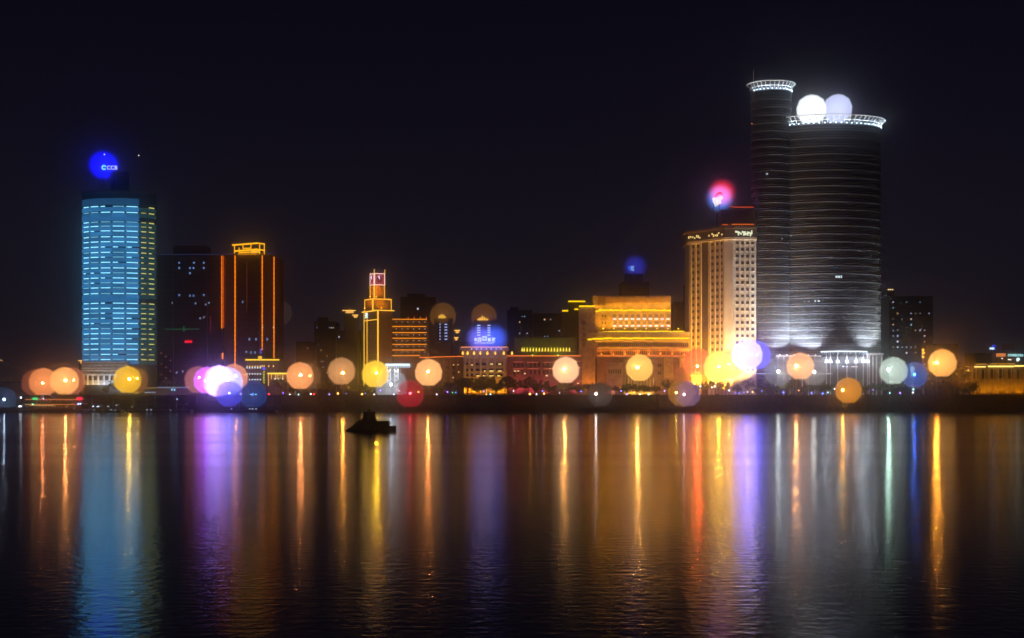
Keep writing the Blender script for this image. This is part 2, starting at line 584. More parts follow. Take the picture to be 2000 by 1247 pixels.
# ================================================================== neon tower with lit crown
Y = 924.0
nb = thing('neon_tower', 'slim dark tower outlined in orange neon with glowing roof frame', 'building', base(487, Y))
part('wall', MB().pbox(438, 537, 499, 775, Y, 36), surf('brown_cladding', (.10, .055, .035), .55), nb)
part('glass_bay', MB().pbox(464, 507, 506, 775, Y - 1.2, 1.25), surf('tower_glass', (.02, .02, .035), .3), nb)
for k in range(26):
    part('floor_line', MB().pbox(464, 507, 509 + k * 10, 509.7 + k * 10, Y - 1.45, .26), surf('mullion_dark', (.1, .1, .13), .5), nb)
for px in (459, 512): part('pier', MB().pbox(px - 3.5, px + 3.5, 497, 775, Y - 1.8, 1.9), surf('brown_cladding', (.1, .055, .035), .55), nb)
neon(nb, 459, 499, 728, Y - 1.8, 2)
neon(nb, 512, 499, 684, Y - 1.8, 1.8)
neon(nb, 535, 502, 700, Y, 1.7)
neon(nb, 439.5, 502, 640, Y, 1.1, mat=emit((150, 50, 8), .5))
neon(nb, 482, 509, 610, Y - 1.4, .9, mat=emit((150, 62, 10), .4))
part('roof_edge_light', MB().pbox(437, 458, 496.4, 497.4, Y - .5, .6).pbox(519, 538, 494.4, 495.4, Y - .5, .6), emit((70, 60, 120), .4), nb)
# crown: a steel frame pavilion with glowing beams
cr = part('crown', MB().pbox(463, 519, 495.5, 498, Y + 1, 20), surf('crown_floor', (.5, .36, .14), .6), nb)
def beam(p0, p1, r=.33, y0=0, mat=NEON_Y):
    return part('beam', MB().tube((X(p0[0], Y), Y + y0, Z(p0[1], Y)), (X(p1[0], Y), Y + y0, Z(p1[1], Y)), r), mat, cr)
beam((454.5, 480), (504.5, 476), .5, -2)
beam((504.5, 476), (518, 477.5), .4, -1.5)
beam((460, 491.5), (504, 488), .55, -2)
beam((504, 488), (518, 490), .45, -1)
beam((475, 486), (491, 485.5), .3, -1.5)
beam((470, 494.3), (500, 493), .35, -2.2)
for (px, p0, p1) in ((459, 480, 496), (468, 484, 496), (475.5, 479, 486), (491, 477.5, 486), (508, 477, 497), (517, 478, 497.5)): beam((px, p0), (px, p1), .3, -1.6)
for k in range(13): beam((467.5 + k * 2.8, 495), (467.5 + k * 2.8, 499), .2, -2.4, emit((255, 170, 40), .8))
part('canopy', MB().add([(X(491, Y), Y - 1, Z(488, Y)), (X(505, Y), Y - 1, Z(488, Y)), (X(498, Y), Y + 6, Z(485, Y))], [(0, 1, 2)]).pbox(490, 505, 488, 493, Y - .6, 5), emit((255, 190, 60), .9), cr)
for px, py in ((474, 590), (487, 663), (500, 663), (522, 663), (481, 688), (490, 689), (498, 689)):
    pwin(nb, px, py, 3, 4.5, Y - 1.2 if px < 507 else Y, BLUEW)
for px in (513, 534): pwin(nb, px, 640, 2, 2.2, Y - 2.2 if px == 513 else Y - .5, emit((255, 220, 170), 1.2), 'lamp')

# ================================================================== low terminal with yellow roof line
Y = 884.0
lt = thing('harbour_hall', 'low hall with yellow lit flat roof and rows of white lamps', 'building', base(512, Y))
part('wall', MB().pbox(482, 545, 705, 777, Y, 20), surf('hall_wall', (.25, .22, .2), .8), lt)
part('roof', MB().pbox(479, 547, 701.6, 705, Y - 1, 22), CONC, lt)
part('roof_light', MB().pbox(479, 545.5, 702, 704.4, Y - 1.5, .45), emit((255, 204, 40), 1.4), lt)
part('roof_light', MB().pbox(504, 511, 696, 701.5, Y - .4, 1), emit((255, 190, 60), 1.0), lt)
for r_, py in enumerate((716, 718.8, 730.8, 742)):
    for k in range(6):
        pwin(lt, 482.5 + k * 5.2, py, 2, 2, Y, emit((255, 205, 120) if r_ == 0 else (225, 238, 255), 1.3), 'lamp', .3)
for px in (512, 516, 525, 534): pwin(lt, px, 715.5, 1.8, 3, Y, emit((255, 200, 110), 1.2), 'lamp', .3)
pwin(lt, 515.5, 720.5, 5, 5, Y, emit((95, 90, 240), 1.0), 'sign_panel', .5)
for k in range(5): pwin(lt, 515.5, 727 + k * 5.2, 3, 3, Y, emit((205, 205, 30), .9), 'sign_panel', .5)
pwin(lt, 509.5, 684, 3, 3.4, Y + 8, emit((90, 80, 235), .9), 'sign_panel', .5)
pwin(lt, 509.5, 689, 3, 3.4, Y + 8, emit((90, 80, 235), .9), 'sign_panel', .5)
part('sign_pole', MB().pbox(508.5, 510.5, 681, 703, Y + 8.1, .4), METAL, lt)
lw = thing('lit_arcade', 'small arcade with bright yellow eave line right of the low hall', 'building', base(545, 872))
Y = 872.0
part('wall', MB().pbox(524, 561, 731, 777, Y, 10), surf('arcade_wall', (.4, .32, .22), .8), lw)
part('eave_light', MB().pbox(522, 562, 728.6, 731, Y - 1, 1.2), emit((255, 210, 70), 1.5), lw)
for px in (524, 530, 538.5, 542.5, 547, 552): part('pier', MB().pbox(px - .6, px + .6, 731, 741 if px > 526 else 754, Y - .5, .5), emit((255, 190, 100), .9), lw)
part('counter_light', MB().pbox(536, 553, 739.5, 741.5, Y - .8, .4), emit((255, 240, 205), 1.6), lw)
# white strip wall sign reaching to the neon tower
st = thing('quay_shop', 'low shop with thin yellow roof light at foot of the neon tower', 'building', base(461, 868))
Y = 868.0
part('wall', MB().pbox(441, 482, 733.5, 776, Y, 8), surf('arcade_wall', (.4, .32, .22), .8), st)
part('roof_light', MB().pbox(440, 482, 731.3, 733.2, Y - .6, .8), emit((255, 190, 80), 1.4), st)

# ================================================================== clock tower (two visible faces)
Yk = 905.0
ck = thing('clock_tower', 'clock tower outlined in yellow neon with square red clock faces', 'building', base(735, Yk))
TAN = surf('tan_tile', (.34, .22, .09), .7)
def rot_rect(cpx, wl, wr, Yn, ang=28):
    """nearest corner at photo column cpx; left face wl px wide and right face wr px wide as seen"""
    s = M(Yn)
    t = R(ang)
    C = Vector((X(cpx, Yn), Yn))
    Lp = C + Vector((-wl * s, wl * s * math.tan(R(90 - ang))))
    Rp = C + Vector((wr * s, wr * s * math.tan(t)))
    return Lp, C, Rp, Lp + Rp - C
def stage(cpx, wl, wr, py0, py1, Yn, mat, name, z0=None):
    Lp, C, Rp, B = rot_rect(cpx, wl, wr, Yn)
    z1 = Z(py0, Yn)
    zz = Z(py1, Yn) if z0 is None else z0
    o = part(name, MB().prism([tuple(Lp), tuple(C), tuple(Rp), tuple(B)], zz, z1), mat, ck)
    return Face(Lp, C), Face(C, Rp), zz, z1, o
def line(face, u0, u1, z0, z1, parent, mat=NEON_Y, name='neon_tube', out=.35):
    return part(name, face.box(MB(), u0, u1, z0, z1, .05, out), mat, parent)
NY = emit((255, 186, 60), 1.3)
fl_, fr_, z0, z1, o = stage(738, 33, 27, 607, 775, Yk - 4, surf('dark_tan', (.12, .075, .035), .7), 'shaft', STREET)
t = .42
for f, us in ((fl_, (0, .22 * fl_.L, fl_.L - t)), (fr_, (0,))):
    for u in us: line(f, u, u + t, z0 + 8, z1, ck, NY)
line(fl_, 0, fl_.L * .97, Z(625.5, Yk), Z(624, Yk), ck, NY)
line(fl_, -1.5, fl_.L + .3, z1 - .1, z1 + .5, ck, NY, out=1.2)
line(fr_, -.3, fr_.L + 1, z1 - .1, z1 + .5, ck, NY, out=1.2)
wmh = boxmesh(.5, .5, .15, emit((150, 120, 90), .6), 'window')
for r_ in range(18):
    for c_ in range(5):
        u = fl_.L * (.32 + c_ * .13)
        p = fl_.p(u, Z(632 + r_ * 6, Yk), .02)
        inst('window', wmh, ck, p, fl_.rz)
em = MB()
p = fl_.p(fl_.L * .22, Z(615, Yk), .4)
s = M(Yk)
for (dx0, dz0, dx1, dz1) in ((-2.6, -5, 2.4, 5), (-2.4, 5, 2.6, -5), (-3, 0, 3, 1.5), (-1, 5.5, 1, 3)):
    em.tube((p.x + dx0 * s, p.y, p.z + dz0 * s), (p.x + dx1 * s, p.y - .2, p.z + dz1 * s), .32)
part('emblem', em, emit((205, 250, 245), 1.6), ck)
fl2, fr2, z0, z1, o = stage(728, 19, 35, 584, 606.4, Yk, TAN, 'lantern_block')
for f in (fl2, fr2):
    line(f, 0, f.L, z1 - .3, z1 + .25, ck, NY)
    line(f, 0, .4, z0, z1, ck, NY)
    line(f, f.L - .4, f.L, z0, z1, ck, NY)
line(fr2, fr2.L * .25, fr2.L * .75, z0 + 1.5, z0 + 4.6, ck, surf('amber_panel', (.5, .33, .08), .6), 'panel', .2)
for k in range(3):
    inst('window', boxmesh(.7, .7, .12, DARKC, 'window'), ck, fr2.p(fr2.L * (.36 + k * .12), z0 + 3.3, .25), fr2.rz)
fl3, fr3, z0, z1, o = stage(731, 9.5, 19.5, 557, 584, Yk + 3, TAN, 'upper_shaft')
for f in (fl3, fr3):
    for u in (0, f.L - .3): line(f, u, u + .3, z0, z1, ck, NY)
    for u in (.35, .65): line(f, f.L * u - .15, f.L * u + .15, z0, z1, ck, TAN, 'rib', .3)
fl4, fr4, z0, z1, o = stage(731, 9.7, 19.7, 534, 557, Yk + 2.6, surf('clock_body', (.12, .03, .03), .6), 'clock_case')
CLKW = emit((255, 205, 190), 1.35)
for f in (fl4, fr4):
    fc = part('clock_face', f.box(MB(), .3, f.L - .3, z0 + .4, z1 - .4, .02, .12), emit((120, 12, 28), .75), ck, 'dark red clock face with pink hour marks')
    for (u0, u1, a0, a1) in ((0, f.L, z0, z0 + .45), (0, f.L, z1 - .45, z1), (0, .45, z0, z1), (f.L - .45, f.L, z0, z1)):
        line(f, u0, u1, a0, a1, fc, CLKW, 'rim', .3)
    cz, cu = (z0 + z1) / 2, f.L / 2
    ru, rz = f.L * .36, (z1 - z0) * .36
    for h in range(12):
        a = h * math.pi / 6
        u, z = cu + ru * math.sin(a), cz + rz * math.cos(a)
        line(f, u - .22, u + .22, z - .28, z + .28, fc, emit((255, 120, 130), 1.1), 'hour_mark', .26)
    hm = MB()
    hm.tube(f.p(cu, cz, .35), f.p(cu - ru * .45, cz + rz * .75, .35), .22)
    hm.tube(f.p(cu, cz, .4), f.p(cu - ru * .15, cz + rz * .9, .4), .16)
    part('clock_hand', hm, emit((215, 215, 255), 1.5), fc)
for f, u in ((fl4, 0), (fr4, 0), (fr4, fr4.L)):
    part('mast', MB().tube(f.p(u, z1 - .2), f.p(u, z1 + (2.6 if u or f is fr4 else .8)), .2), NY, ck)
part('roof_rail', MB().tube(fl4.p(0, z1 + .8), fl4.p(fl4.L, z1 + .8), .09).tube(fr4.p(0, z1 + .8), fr4.p(fr4.L, z1 + .8), .09), surf('rail', (.4, .2, .15), .6), ck)
for px, z in ((723, Z(583.8, Yk)), (735, Z(583.8, Yk)), (712, Z(606, Yk)), (745, Z(606, Yk))):
    flood(ck, px, Yk - 3, (255, 150, 14), 6000, (0, .7, 1), 120, z=z + .6)
for px in (712, 730, 750): flood(ck, px, 884, (255, 150, 20), 18000, (0, .5, 1), 110)

# office wing with horizontal neon lines
Y = 908.0
ow = thing('office_wing', 'low office wing with seven horizontal orange neon lines beside clock tower', 'building', base(800, Y))
part('wall', MB().pbox(763, 834, 625, 775, Y, 24), surf('wing_wall', (.11, .07, .04), .7), ow)
for py, p1 in ((624, 834), (638, 833), (650, 834), (661, 833), (673, 834), (684, 829), (695, 820)):
    part('neon_tube', MB().pbox(764, p1, py - .75, py + .75, Y - .5, .4), emit((255, 150, 30), 1.05), ow)
part('neon_tube', MB().pbox(763, 764, 625, 698, Y - .5, .4), emit((255, 150, 30), .7), ow)
for r_, py in enumerate((629.5, 643, 654.5, 666, 677, 688)):
    for c_ in range(6): pwin(ow, 774 + c_ * 11.2, py, 1.7, 1.7, Y, emit((200, 190, 190), .7))
    for c_ in range(12): pwin(ow, 767.5 + c_ * 5.6, py + 2.5, 3.4, 4, Y, GLASS, 'dark_window', .06)
for px in (797, 809, 821, 832.5): part('neon_tube', MB().pbox(px - .5, px + .5, 618.5, 624, Y, .3), emit((255, 90, 30), .9), ow)

# white lit gateway
Y = 876.0
gw = thing('lit_gateway', 'white floodlit gateway with two bright ribbed columns below the clock tower', 'gateway', base(770, Y))
gc = surf('gateway_stone', (.55, .58, .62), .6)
part('canopy', MB().pbox(751, 803, 710, 716, Y - 3, 9), gc, gw)
part('canopy_light', MB().pbox(753, 800, 711, 714.5, Y - 3.4, .35), emit((200, 235, 255), 1.7), gw)
for k in range(14): part('canopy_slat', MB().pbox(752.5 + k * 3.6, 754 + k * 3.6, 714.5, 719, Y - 3.5, .5), emit((200, 230, 255), 1.1), gw)
part('back_wall', MB().pbox(752, 782, 719, 776, Y, 5), gc, gw)
for px in (759, 774):
    c = part('column', MB().pbox(px - 4, px + 4, 719, 776, Y - 2.5, 2.45), WHITE, gw)
    for dx in (-3.4, 3.4): part('light_tube', MB().pbox(px + dx - .9, px + dx + .9, 721, 767, Y - 2.9, .35), emit((235, 245, 255), 2.0), c)
    for k in range(5): part('light_panel', MB().pbox(px - 2, px + 2, 724 + k * 9, 728 + k * 9, Y - 2.9, .35), emit((235, 245, 255), 1.8), c)

# ================================================================== small crowned towers
def crown_tower(px0, px1, py0, Y, label, cols, rows, wm, crown):
    t = thing('crown_tower', label, 'building', base((px0 + px1) / 2, Y))
    part('wall', MB().pbox(px0, px1, py0, 775, Y, 22), surf('night_blue_wall', (.07, .08, .12), .7), t)
    c = part('crown', MB().pbox(px0 + 6, px1 - 6, py0 - 6, py0, Y + 2, 16), surf('amber_wall', (.4, .27, .1), .7), t)
    for (dx, h) in crown:
        part('lit_finial', MB().lathe([(1.0, 0), (.8, h * M(Y) * .6), (0, h * M(Y))], X(dx, Y), Y + .6, Z(py0, Y), 6), emit((255, 190, 70), 1.3), c)
    for px, wpx in cols:
        for py in rows: pwin(t, px, py, wpx, 2.1, Y, wm)
    return t
crown_tower(848, 884, 622, 955, 'slim tower with small golden crown left of the postal sign', ((859.5, 2.4), (871, 5.5)), (634, 639.5, 645, 651, 657, 663), emit((170, 185, 250), .9), ((859, 7), (862.5, 9), (866, 8), (868, 5)))
crown_tower(925, 972, 626, 950, 'slim tower with golden crown rising behind the postal sign', ((935, 6.5), (955, 5.8)), (636, 641, 645.5, 650, 655), emit((190, 205, 255), .9), ((935, 4), (938, 6), (942, 10), (946, 8), (951, 4)))
def pavilion(px, py, wpx, Y, label, red=False):
    t = thing('pavilion', label, 'pavilion', base(px, Y))
    s = M(Y)
    w2 = wpx * s / 2
    x, z = X(px, Y), Z(py, Y)
    part('podium', MB().box(x - w2 * .8, x + w2 * .8, Y, Y + w2 * 1.6, STREET, z - 1.8), DARKC, t)
    part('room', MB().box(x - w2 * .55, x + w2 * .55, Y + .5, Y + w2 * 1.2, z - 1.8, z), emit((255, 190, 90), .9), t)
    rf = MB()
    n = 4
    pr = [(w2 * 1.1, .5), (w2 * .75, .15), (w2 * .35, 1.0), (0, 2.2)]
    rf.lathe(pr, x, Y + w2 * .8, z, 4)
    part('roof', rf, surf('gold_tile', (.55, .36, .1), .5), t)
    part('eave_light', MB().box(x - w2, x + w2, Y - .5, Y - .2, z - .25, z + .3), emit((255, 190, 90), 1.4), t)
    if red: part('finial', MB().lathe([(.4, 0), (.3, 2.4), (0, 3.4)], x + w2 * .6, Y + .4, z + .4, 6), emit((255, 30, 30), 1.0), t)
pavilion(160, 705, 14, 940, 'lit gold roofed pavilion peeping out left of the blue tower', True)
pavilion(682, 607, 26, 985, 'lit gold eaves of hillside pavilion left of the clock tower')
pavilion(694, 616, 12, 975, 'small bright lit pavilion just left of the clock tower emblem')
pavilion(893, 646, 12, 960, 'lit pavilion with gold eaves between the two crowned towers')
pavilion(891, 660, 9, 958, 'lower small lit pavilion between the two crowned towers')

# ================================================================== colonnade building with postal sign
Y = 890.0
cb = thing('colonnade_building', 'golden floodlit building with tall pilasters and lamp balustrade under postal sign', 'building', base(948, Y))
part('wall', MB().pbox(905, 990, 684, 775, Y, 24), surf('gold_stone', (.45, .34, .16), .75), cb)
part('cornice', MB().pbox(898, 994, 680, 684, Y - 1.6, 26), STONE, cb)
part('eave_light', MB().pbox(900, 992, 677.6, 679.2, Y - 1.8, .5), emit((255, 150, 90), 1.1), cb)
part('ledge', MB().pbox(903, 992, 697, 699.5, Y - 1.2, 1.25), STONE, cb)
for px in (904, 913.5, 926, 938, 952, 967, 984, 1000):
    l = part('balustrade_lamp', MB().lathe([(.2, 0), (.6, .3), (.7, 1.0), (.3, 1.9), (0, 2.4)], X(px, Y), Y - 2, Z(693.5, Y), 8), emit((255, 190, 70), 1.8), cb)
for k in range(7):
    pwin(cb, 921 + k * 9.6, 682, 1.6, 1.8, Y - 1.8, emit((255, 225, 235), 1.2), 'cornice_lamp', .2)
pils = (908, 917, 926.5, 939, 952, 966, 985)
for px in pils: part('pilaster', MB().pbox(px - 1.6, px + 1.6, 699.5, 775, Y - .8, .82), STONE, cb)
for i in range(6):
    xm, wd = (pils[i] + pils[i + 1]) / 2, (pils[i + 1] - pils[i]) - 5
    for j, py in enumerate((711.5, 723, 733)):
        pwin(cb, xm, py, wd, 5, Y, GLASS, 'window', .1)
for (px, py, wd) in ((922, 713, 2.5), (960, 711.5, 6), (976, 711.5, 6), (947, 725, 3), (960, 725, 8), (976, 725, 7), (934, 734.5, 7), (946, 734.5, 6), (960, 734.5, 8), (974, 734.5, 6)):
    pwin(cb, xm if False else px, py, wd, 2, Y - .2, emit((255, 225, 120), 1.1), 'lit_window', .1)
for px in (910, 922, 934, 946, 960, 974, 984): flood(cb, px, Y - 4, (255, 170, 20), 3600, (0, .45, 1), 120)
ps = thing('postal_sign', 'white Chinese lettering with yellow square emblem above golden colonnade', 'sign', (X(948, Y + 2), Y + 2, Z(680, Y)))
Yq = Y + 2
part('frame', MB().pbox(925, 970, 670.6, 671.3, Yq + .4, .3).pbox(932, 933, 662, 680, Yq + .4, .3).pbox(963, 964, 662, 680, Yq + .4, .3), METAL, ps)
WT = emit((225, 232, 255), 1.6)
text('中', 926.5, 932, 660, 668, Yq, WT, ps)
text('国', 933.5, 940, 660, 668, Yq, WT, ps)
text('邮', 953, 959, 660, 668, Yq, WT, ps)
text('政', 960.5, 967.5, 659.5, 668, Yq, WT, ps)
part('emblem', MB().pbox(942, 951, 657, 666, Yq - .1, .3), emit((190, 200, 40), 1.0), ps)
part('emblem_ring', MB().tube((X(946.5, Yq), Yq - .25, Z(661.5, Yq)), (X(946.5, Yq), Yq - .11, Z(661.5, Yq)), .95, 12), emit((120, 150, 30), .8), ps)
text('CHINA POST', 927, 966, 669, 671.5, Yq, emit((225, 225, 60), 1.2), ps)

# ================================================================== long arcade wings
Y = 893.0
aw = thing('arcade_wing', 'long dark wing under orange roof line between office wing and colonnade', 'building', base(865, Y))
part('wall', MB().pbox(820, 904, 700, 775, Y, 16), surf('wing_brick', (.17, .10, .06), .8), aw)
part('eave_light', MB().add([(X(819, Y), Y - .8, Z(699.6, Y)), (X(915, Y - 3), Y - .8, Z(697, Y)), (X(915, Y - 3), Y - .8, Z(695.2, Y)), (X(819, Y), Y - .8, Z(698, Y)), (X(819, Y), Y - .3, Z(699.6, Y)), (X(915, Y - 3), Y - .3, Z(697, Y)), (X(915, Y - 3), Y - .3, Z(695.2, Y)), (X(819, Y), Y - .3, Z(698, Y))], [(0, 1, 2, 3), (7, 6, 5, 4), (0, 4, 5, 1), (3, 2, 6, 7), (0, 3, 7, 4), (1, 5, 6, 2)]), emit((255, 120, 40), 1.0), aw)
for px in (828, 841, 854, 867, 880, 893): part('pilaster', MB().pbox(px - 1, px + 1, 700, 775, Y - .5, .52), surf('wing_stone', (.3, .2, .12), .8), aw)
for px, py in ((886, 713), (894, 713), (885, 738), (896, 727), (848, 716)): pwin(aw, px, py, 2, 2.4, Y, WARMW)
for px in (834, 847, 860, 873, 886):
    for py in (718, 729, 741): pwin(aw, px, py, 6, 6, Y, GLASS, 'dark_window', .06)
ab = thing('arcade_hall', 'long brick hall with orange eave and row of yellow-green roof lamps', 'building', base(1062, Y))
part('wall', MB().pbox(990, 1137, 697, 775, Y, 18), surf('hall_brick', (.26, .13, .13), .8), ab)
part('roof', MB().pbox(1005, 1125, 660, 697, Y + 8, 16), surf('green_roof', (.10, .14, .03), .8), ab)
part('eave_light', MB().pbox(985, 1135, 694.6, 696.3, Y - .6, .5), emit((255, 118, 50), 1.1), ab)
for k in range(17):
    px = 1018 + k * 5.9 + (0 if k else 2)
    part('roof_lamp', MB().lathe([(.25, 0), (.5, .4), (.5, 1.1), (.1, 2.6), (0, 2.7)], X(px, Y), Y + 1, Z(687, Y), 6), emit((235, 205, 60), 1.5), ab)
part('lamp_rail', MB().pbox(1012, 1122, 686.6, 688, Y + .8, .5), STONE, ab)
for px in (1000, 1031, 1058, 1086, 1114): part('pilaster', MB().pbox(px - 2, px + 2, 697, 775, Y - .5, .52), surf('hall_brick', (.26, .13, .13), .8), ab)
for k in range(16):
    for py in (713, 727):
        pwin(ab, 1004 + k * 8.2, py, 3.6, 8, Y, GLASS, 'dark_window', .06)
for px0, px1, py in ((1002, 1022, 707.5), (1030, 1050, 708), (1062, 1082, 708), (1002, 1022, 720.7), (1030, 1052, 720.7), (1062, 1080, 720.7), (1120, 1136, 706), (1122, 1135, 718), (1128, 1136, 745)):
    part('light_strip', MB().pbox(px0, px1, py - .6, py + .6, Y - .7, .3), emit((225, 90, 80), .55), ab)
for px, py in ((1005.5, 725), (1012, 725), (1025, 730), (1129, 749), (1068, 734)): pwin(ab, px, py, 4, 1.8, Y, emit((255, 215, 150), 1.1), 'lit_window', .2)
for px in (1010, 1040, 1070, 1125): flood(ab, px, Y - 5, (255, 90, 120), 3500, (0, .5, 1), 120)
for px in (1040, 1090): flood(ab, px, Y + 4, (150, 190, 20), 900, (0, 1, .9), 130, z=Z(697, Y) + .7)
#@@PART3

# ================================================================== golden department building
Y = 900.0
db = thing('golden_building', 'broad golden lit building with yellow roof lines and blue-white windows', 'building', base(1245, Y))
GOLD = surf('gold_render', (.60, .46, .22), .75)
part('upper_block', MB().pbox(1158, 1310, 578, 650, Y + 6, 26), GOLD, db)
part('middle_block', MB().pbox(1150, 1346, 650, 698, Y + 2, 30), GOLD, db)
part('lower_block', MB().pbox(1165, 1350, 698, 775, Y + 4, 28), surf('lower_render', (.36, .25, .20), .8), db)
part('roof_panel', MB().pbox(1168, 1183, 581, 597, Y + 5.5, .4), surf('sign_board', (.3, .17, .05), .7), db)
part('roof_band', MB().pbox(1184, 1310, 581, 592, Y + 5.6, .35), surf('gold_band', (.5, .33, .1), .7), db)
def wavy(px0, px1, py, Yv, h, mat, gaps=0, seed=1, slope=0):
    r = random.Random(seed)
    p = px0
    while p < px1:
        L = r.uniform(7, 15)
        e = min(p + L, px1)
        dy = r.uniform(-.5, .5)
        k = max(0, 1 - (p - px0) / 22.0) * slope
        part('light_line', MB().pbox(p, e - r.uniform(.3, 1.2), py + dy + k - h / 2, py + dy + k + h / 2, Yv - .8, .6), mat, db)
        p = e
YLINE = emit((255, 205, 12), 1.5)
OLINE = emit((255, 160, 40), 1.1)
wavy(1154, 1311, 606.3, Y + 6, 2.6, YLINE, seed=2, slope=1.5)
wavy(1168, 1338, 647.8, Y + 2, 2.4, YLINE, seed=3, slope=2)
wavy(1148, 1348, 661.2, Y + 1.5, 2.8, YLINE, seed=4, slope=2.5)
wavy(1150, 1346, 666.3, Y + 2, 1.4, OLINE, seed=5, slope=1.5)
wavy(1167, 1347, 680.2, Y + 2, 1.5, OLINE, seed=6)
wavy(1167, 1347, 695.6, Y + 2, 1.6, emit((255, 130, 50), 1.1), seed=7)
part('ledge', MB().pbox(1148, 1349, 649, 651.5, Y, 2.1), STONE, db)
part('ledge', MB().pbox(1165, 1349, 681, 683, Y + .6, 1.6), STONE, db)
part('ledge', MB().pbox(1165, 1352, 697, 699.3, Y + 1, 3.2), STONE, db)
for r_, py in enumerate((623.4, 637)):
    for k in range(10): pwin(db, 1200.5 + k * 11.6, py, 6.6, 1.9, Y + 6, emit((215, 215, 255), 1.5), 'lit_window', .2)
    for k in range(10): pwin(db, 1200.5 + k * 11.6, py - 6, 6.6, 6, Y + 6, surf('lilac_glass', (.25, .22, .28), .4), 'window', .08)
    for px in (1177, 1182): pwin(db, px, py - 6, 3, 5, Y + 6, GLASS, 'window', .08)
for k in range(46): pwin(db, 1170 + k * 3.85, 673.5, 2, 6.5, Y + 2, GLASS, 'dark_window', .06)
for k in range(46):
    if k % 7 != 6: pwin(db, 1170 + k * 3.85, 689.5, 2, 6, Y + 2, GLASS, 'dark_window', .06)
# slab tower with dark emblem and vertical characters
slab = part('slab_tower', MB().pbox(1131, 1163, 599.5, 775, Y + 1, 14), surf('slab_render', (.55, .42, .24), .75), db)
part('roof_light', MB().pbox(1131, 1162.5, 597, 599.4, Y, 1), YLINE, slab)
INK = surf('dark_letters', (.05, .03, .04), .6)
rg = MB()
for i in range(16):
    a0, a1 = 2 * math.pi * i / 16, 2 * math.pi * (i + 1) / 16
    for (ra, rb_) in ((.75, 1.35),):
        rg.hexa([(X(1139.5, Y) + r * math.cos(a), Y + 1 + d, Z(631, Y) + r * math.sin(a)) for d in (-.2, .02) for (r, a) in ((ra, a0), (rb_, a0), (rb_, a1), (ra, a1))])
rg.box(X(1139.5, Y) - .3, X(1139.5, Y) + .3, Y + .8, Y + 1.02, Z(631, Y) - .4, Z(631, Y) + .4)
part('emblem', rg, INK, slab)
for ch, py in (('大', 643), ('海', 655), ('商', 665), ('厦', 675)):
    text(ch, 1136.5, 1143.5, py - 4, py + 4, Y + .95, INK, slab)
for (p0, p1, py, yy) in ((1110, 1143, 589, Y + 12), (1098, 1110, 607.3, Y + 14), (1122, 1131, 604.5, Y + 12)):
    t_ = part('rear_roof', MB().pbox(p0, p1, py + 1.3, 700, yy, 8), surf('rear_wall', (.10, .075, .06), .8), db)
    part('roof_light', MB().pbox(p0, p1, py - 1.2, py + 1.2, yy - .6, .8), YLINE, t_)
# base: columned porch and lit panels
porch = part('porch', MB().pbox(1218, 1278, 703, 707, Y - 1, 5), STONE, db)
for k in range(10): part('column', MB().lathe([(.55, 0), (.42, 9.0)], X(1220.5 + k * 6.1, Y), Y - .3, STREET + 3, 8), STONE, porch)
part('step', MB().pbox(1214, 1282, 764.5, 776, Y - 2, 6), CONC, porch)
part('side_wall', MB().pbox(1185, 1217, 708, 776, Y - 1, 5), surf('pink_render', (.5, .38, .34), .8), db)
for k in range(6): pwin(db, 1190 + k * 4.4, 726, 2.4, 8, Y - 1, GLASS, 'dark_window', .06)
part('lit_panel', MB().pbox(1297, 1315, 699.5, 738, Y + 2.2, 1.7), surf('lit_render', (.62, .47, .2), .8), db)
part('lit_panel', MB().pbox(1328, 1350, 700, 718, Y + 2.2, 1.7), surf('lit_render', (.62, .47, .2), .8), db)
for px in (1286, 1290):
    for py in (714, 729): pwin(db, px, py, 3, 6, Y + 4, GLASS, 'dark_window', .06)
for k in range(9): flood(db, 1223.5 + k * 6.1, Y - 3.2, (255, 180, 60), 900, (0, .6, 1), 120)
for px, pw, c in ((1195, 700, (255, 150, 120)), (1290, 1100, (255, 180, 60)), (1306, 1700, (255, 190, 60)), (1338, 1500, (255, 190, 80))): flood(db, px, Y - 4, c, pw * 2, (0, .5, 1), 120)
# floodlights on its own ledges wash the walls above them
for k in range(8): flood(db, 1178 + k * 21, Y - .3, (255, 174, 28), 3600, (0, .5, 1), 140, z=Z(651, Y) + 2.4)
for k in range(7): flood(db, 1172 + k * 21, Y + 3.2, (255, 176, 28), 800, (0, .6, 1), 140, z=Z(609, Y) + 1)
for k in range(3): flood(db, 1135 + k * 12, Y - 5, (255, 150, 40), 4200, (0, .4, 1), 100)
for k in range(8): flood(db, 1175 + k * 23, Y - .5, (255, 130, 30), 900, (0, .6, 1), 140, z=Z(697, Y) + 1.2)

# ================================================================== dark block with the blue roof sign
Y = 945.0
tb = thing('shop_tower', 'dark tower behind the golden building carrying a small blue sign', 'building', base(1240, Y))
part('wall', MB().pbox(1214, 1268, 551, 775, Y, 24), surf('dark_wall', (.03, .03, .045), .7), tb)
part('plant_room', MB().pbox(1222, 1256, 535, 551, Y + 4, 12), surf('dark_wall', (.03, .03, .045), .7), tb)
for k in range(9): part('floor_line', MB().pbox(1215, 1267, 560 + k * 12, 560.8 + k * 12, Y - .2, .22), surf('mullion_dark', (.1, .1, .13), .5), tb)
sg = thing('blue_sign', 'two blue-white Chinese characters glowing on dark tower roof', 'sign', (X(1233, Y), Y + 1, Z(551, Y)))
part('frame', MB().pbox(1226, 1227, 519, 551, Y + 1, .3).pbox(1238, 1239, 519, 551, Y + 1, .3), METAL, sg)
text('天', 1226, 1231.5, 520.5, 529, Y + .6, emit((70, 100, 255), 1.3), sg)
text('虹', 1232, 1239, 519.5, 529, Y + .6, emit((130, 180, 255), 1.6), sg)

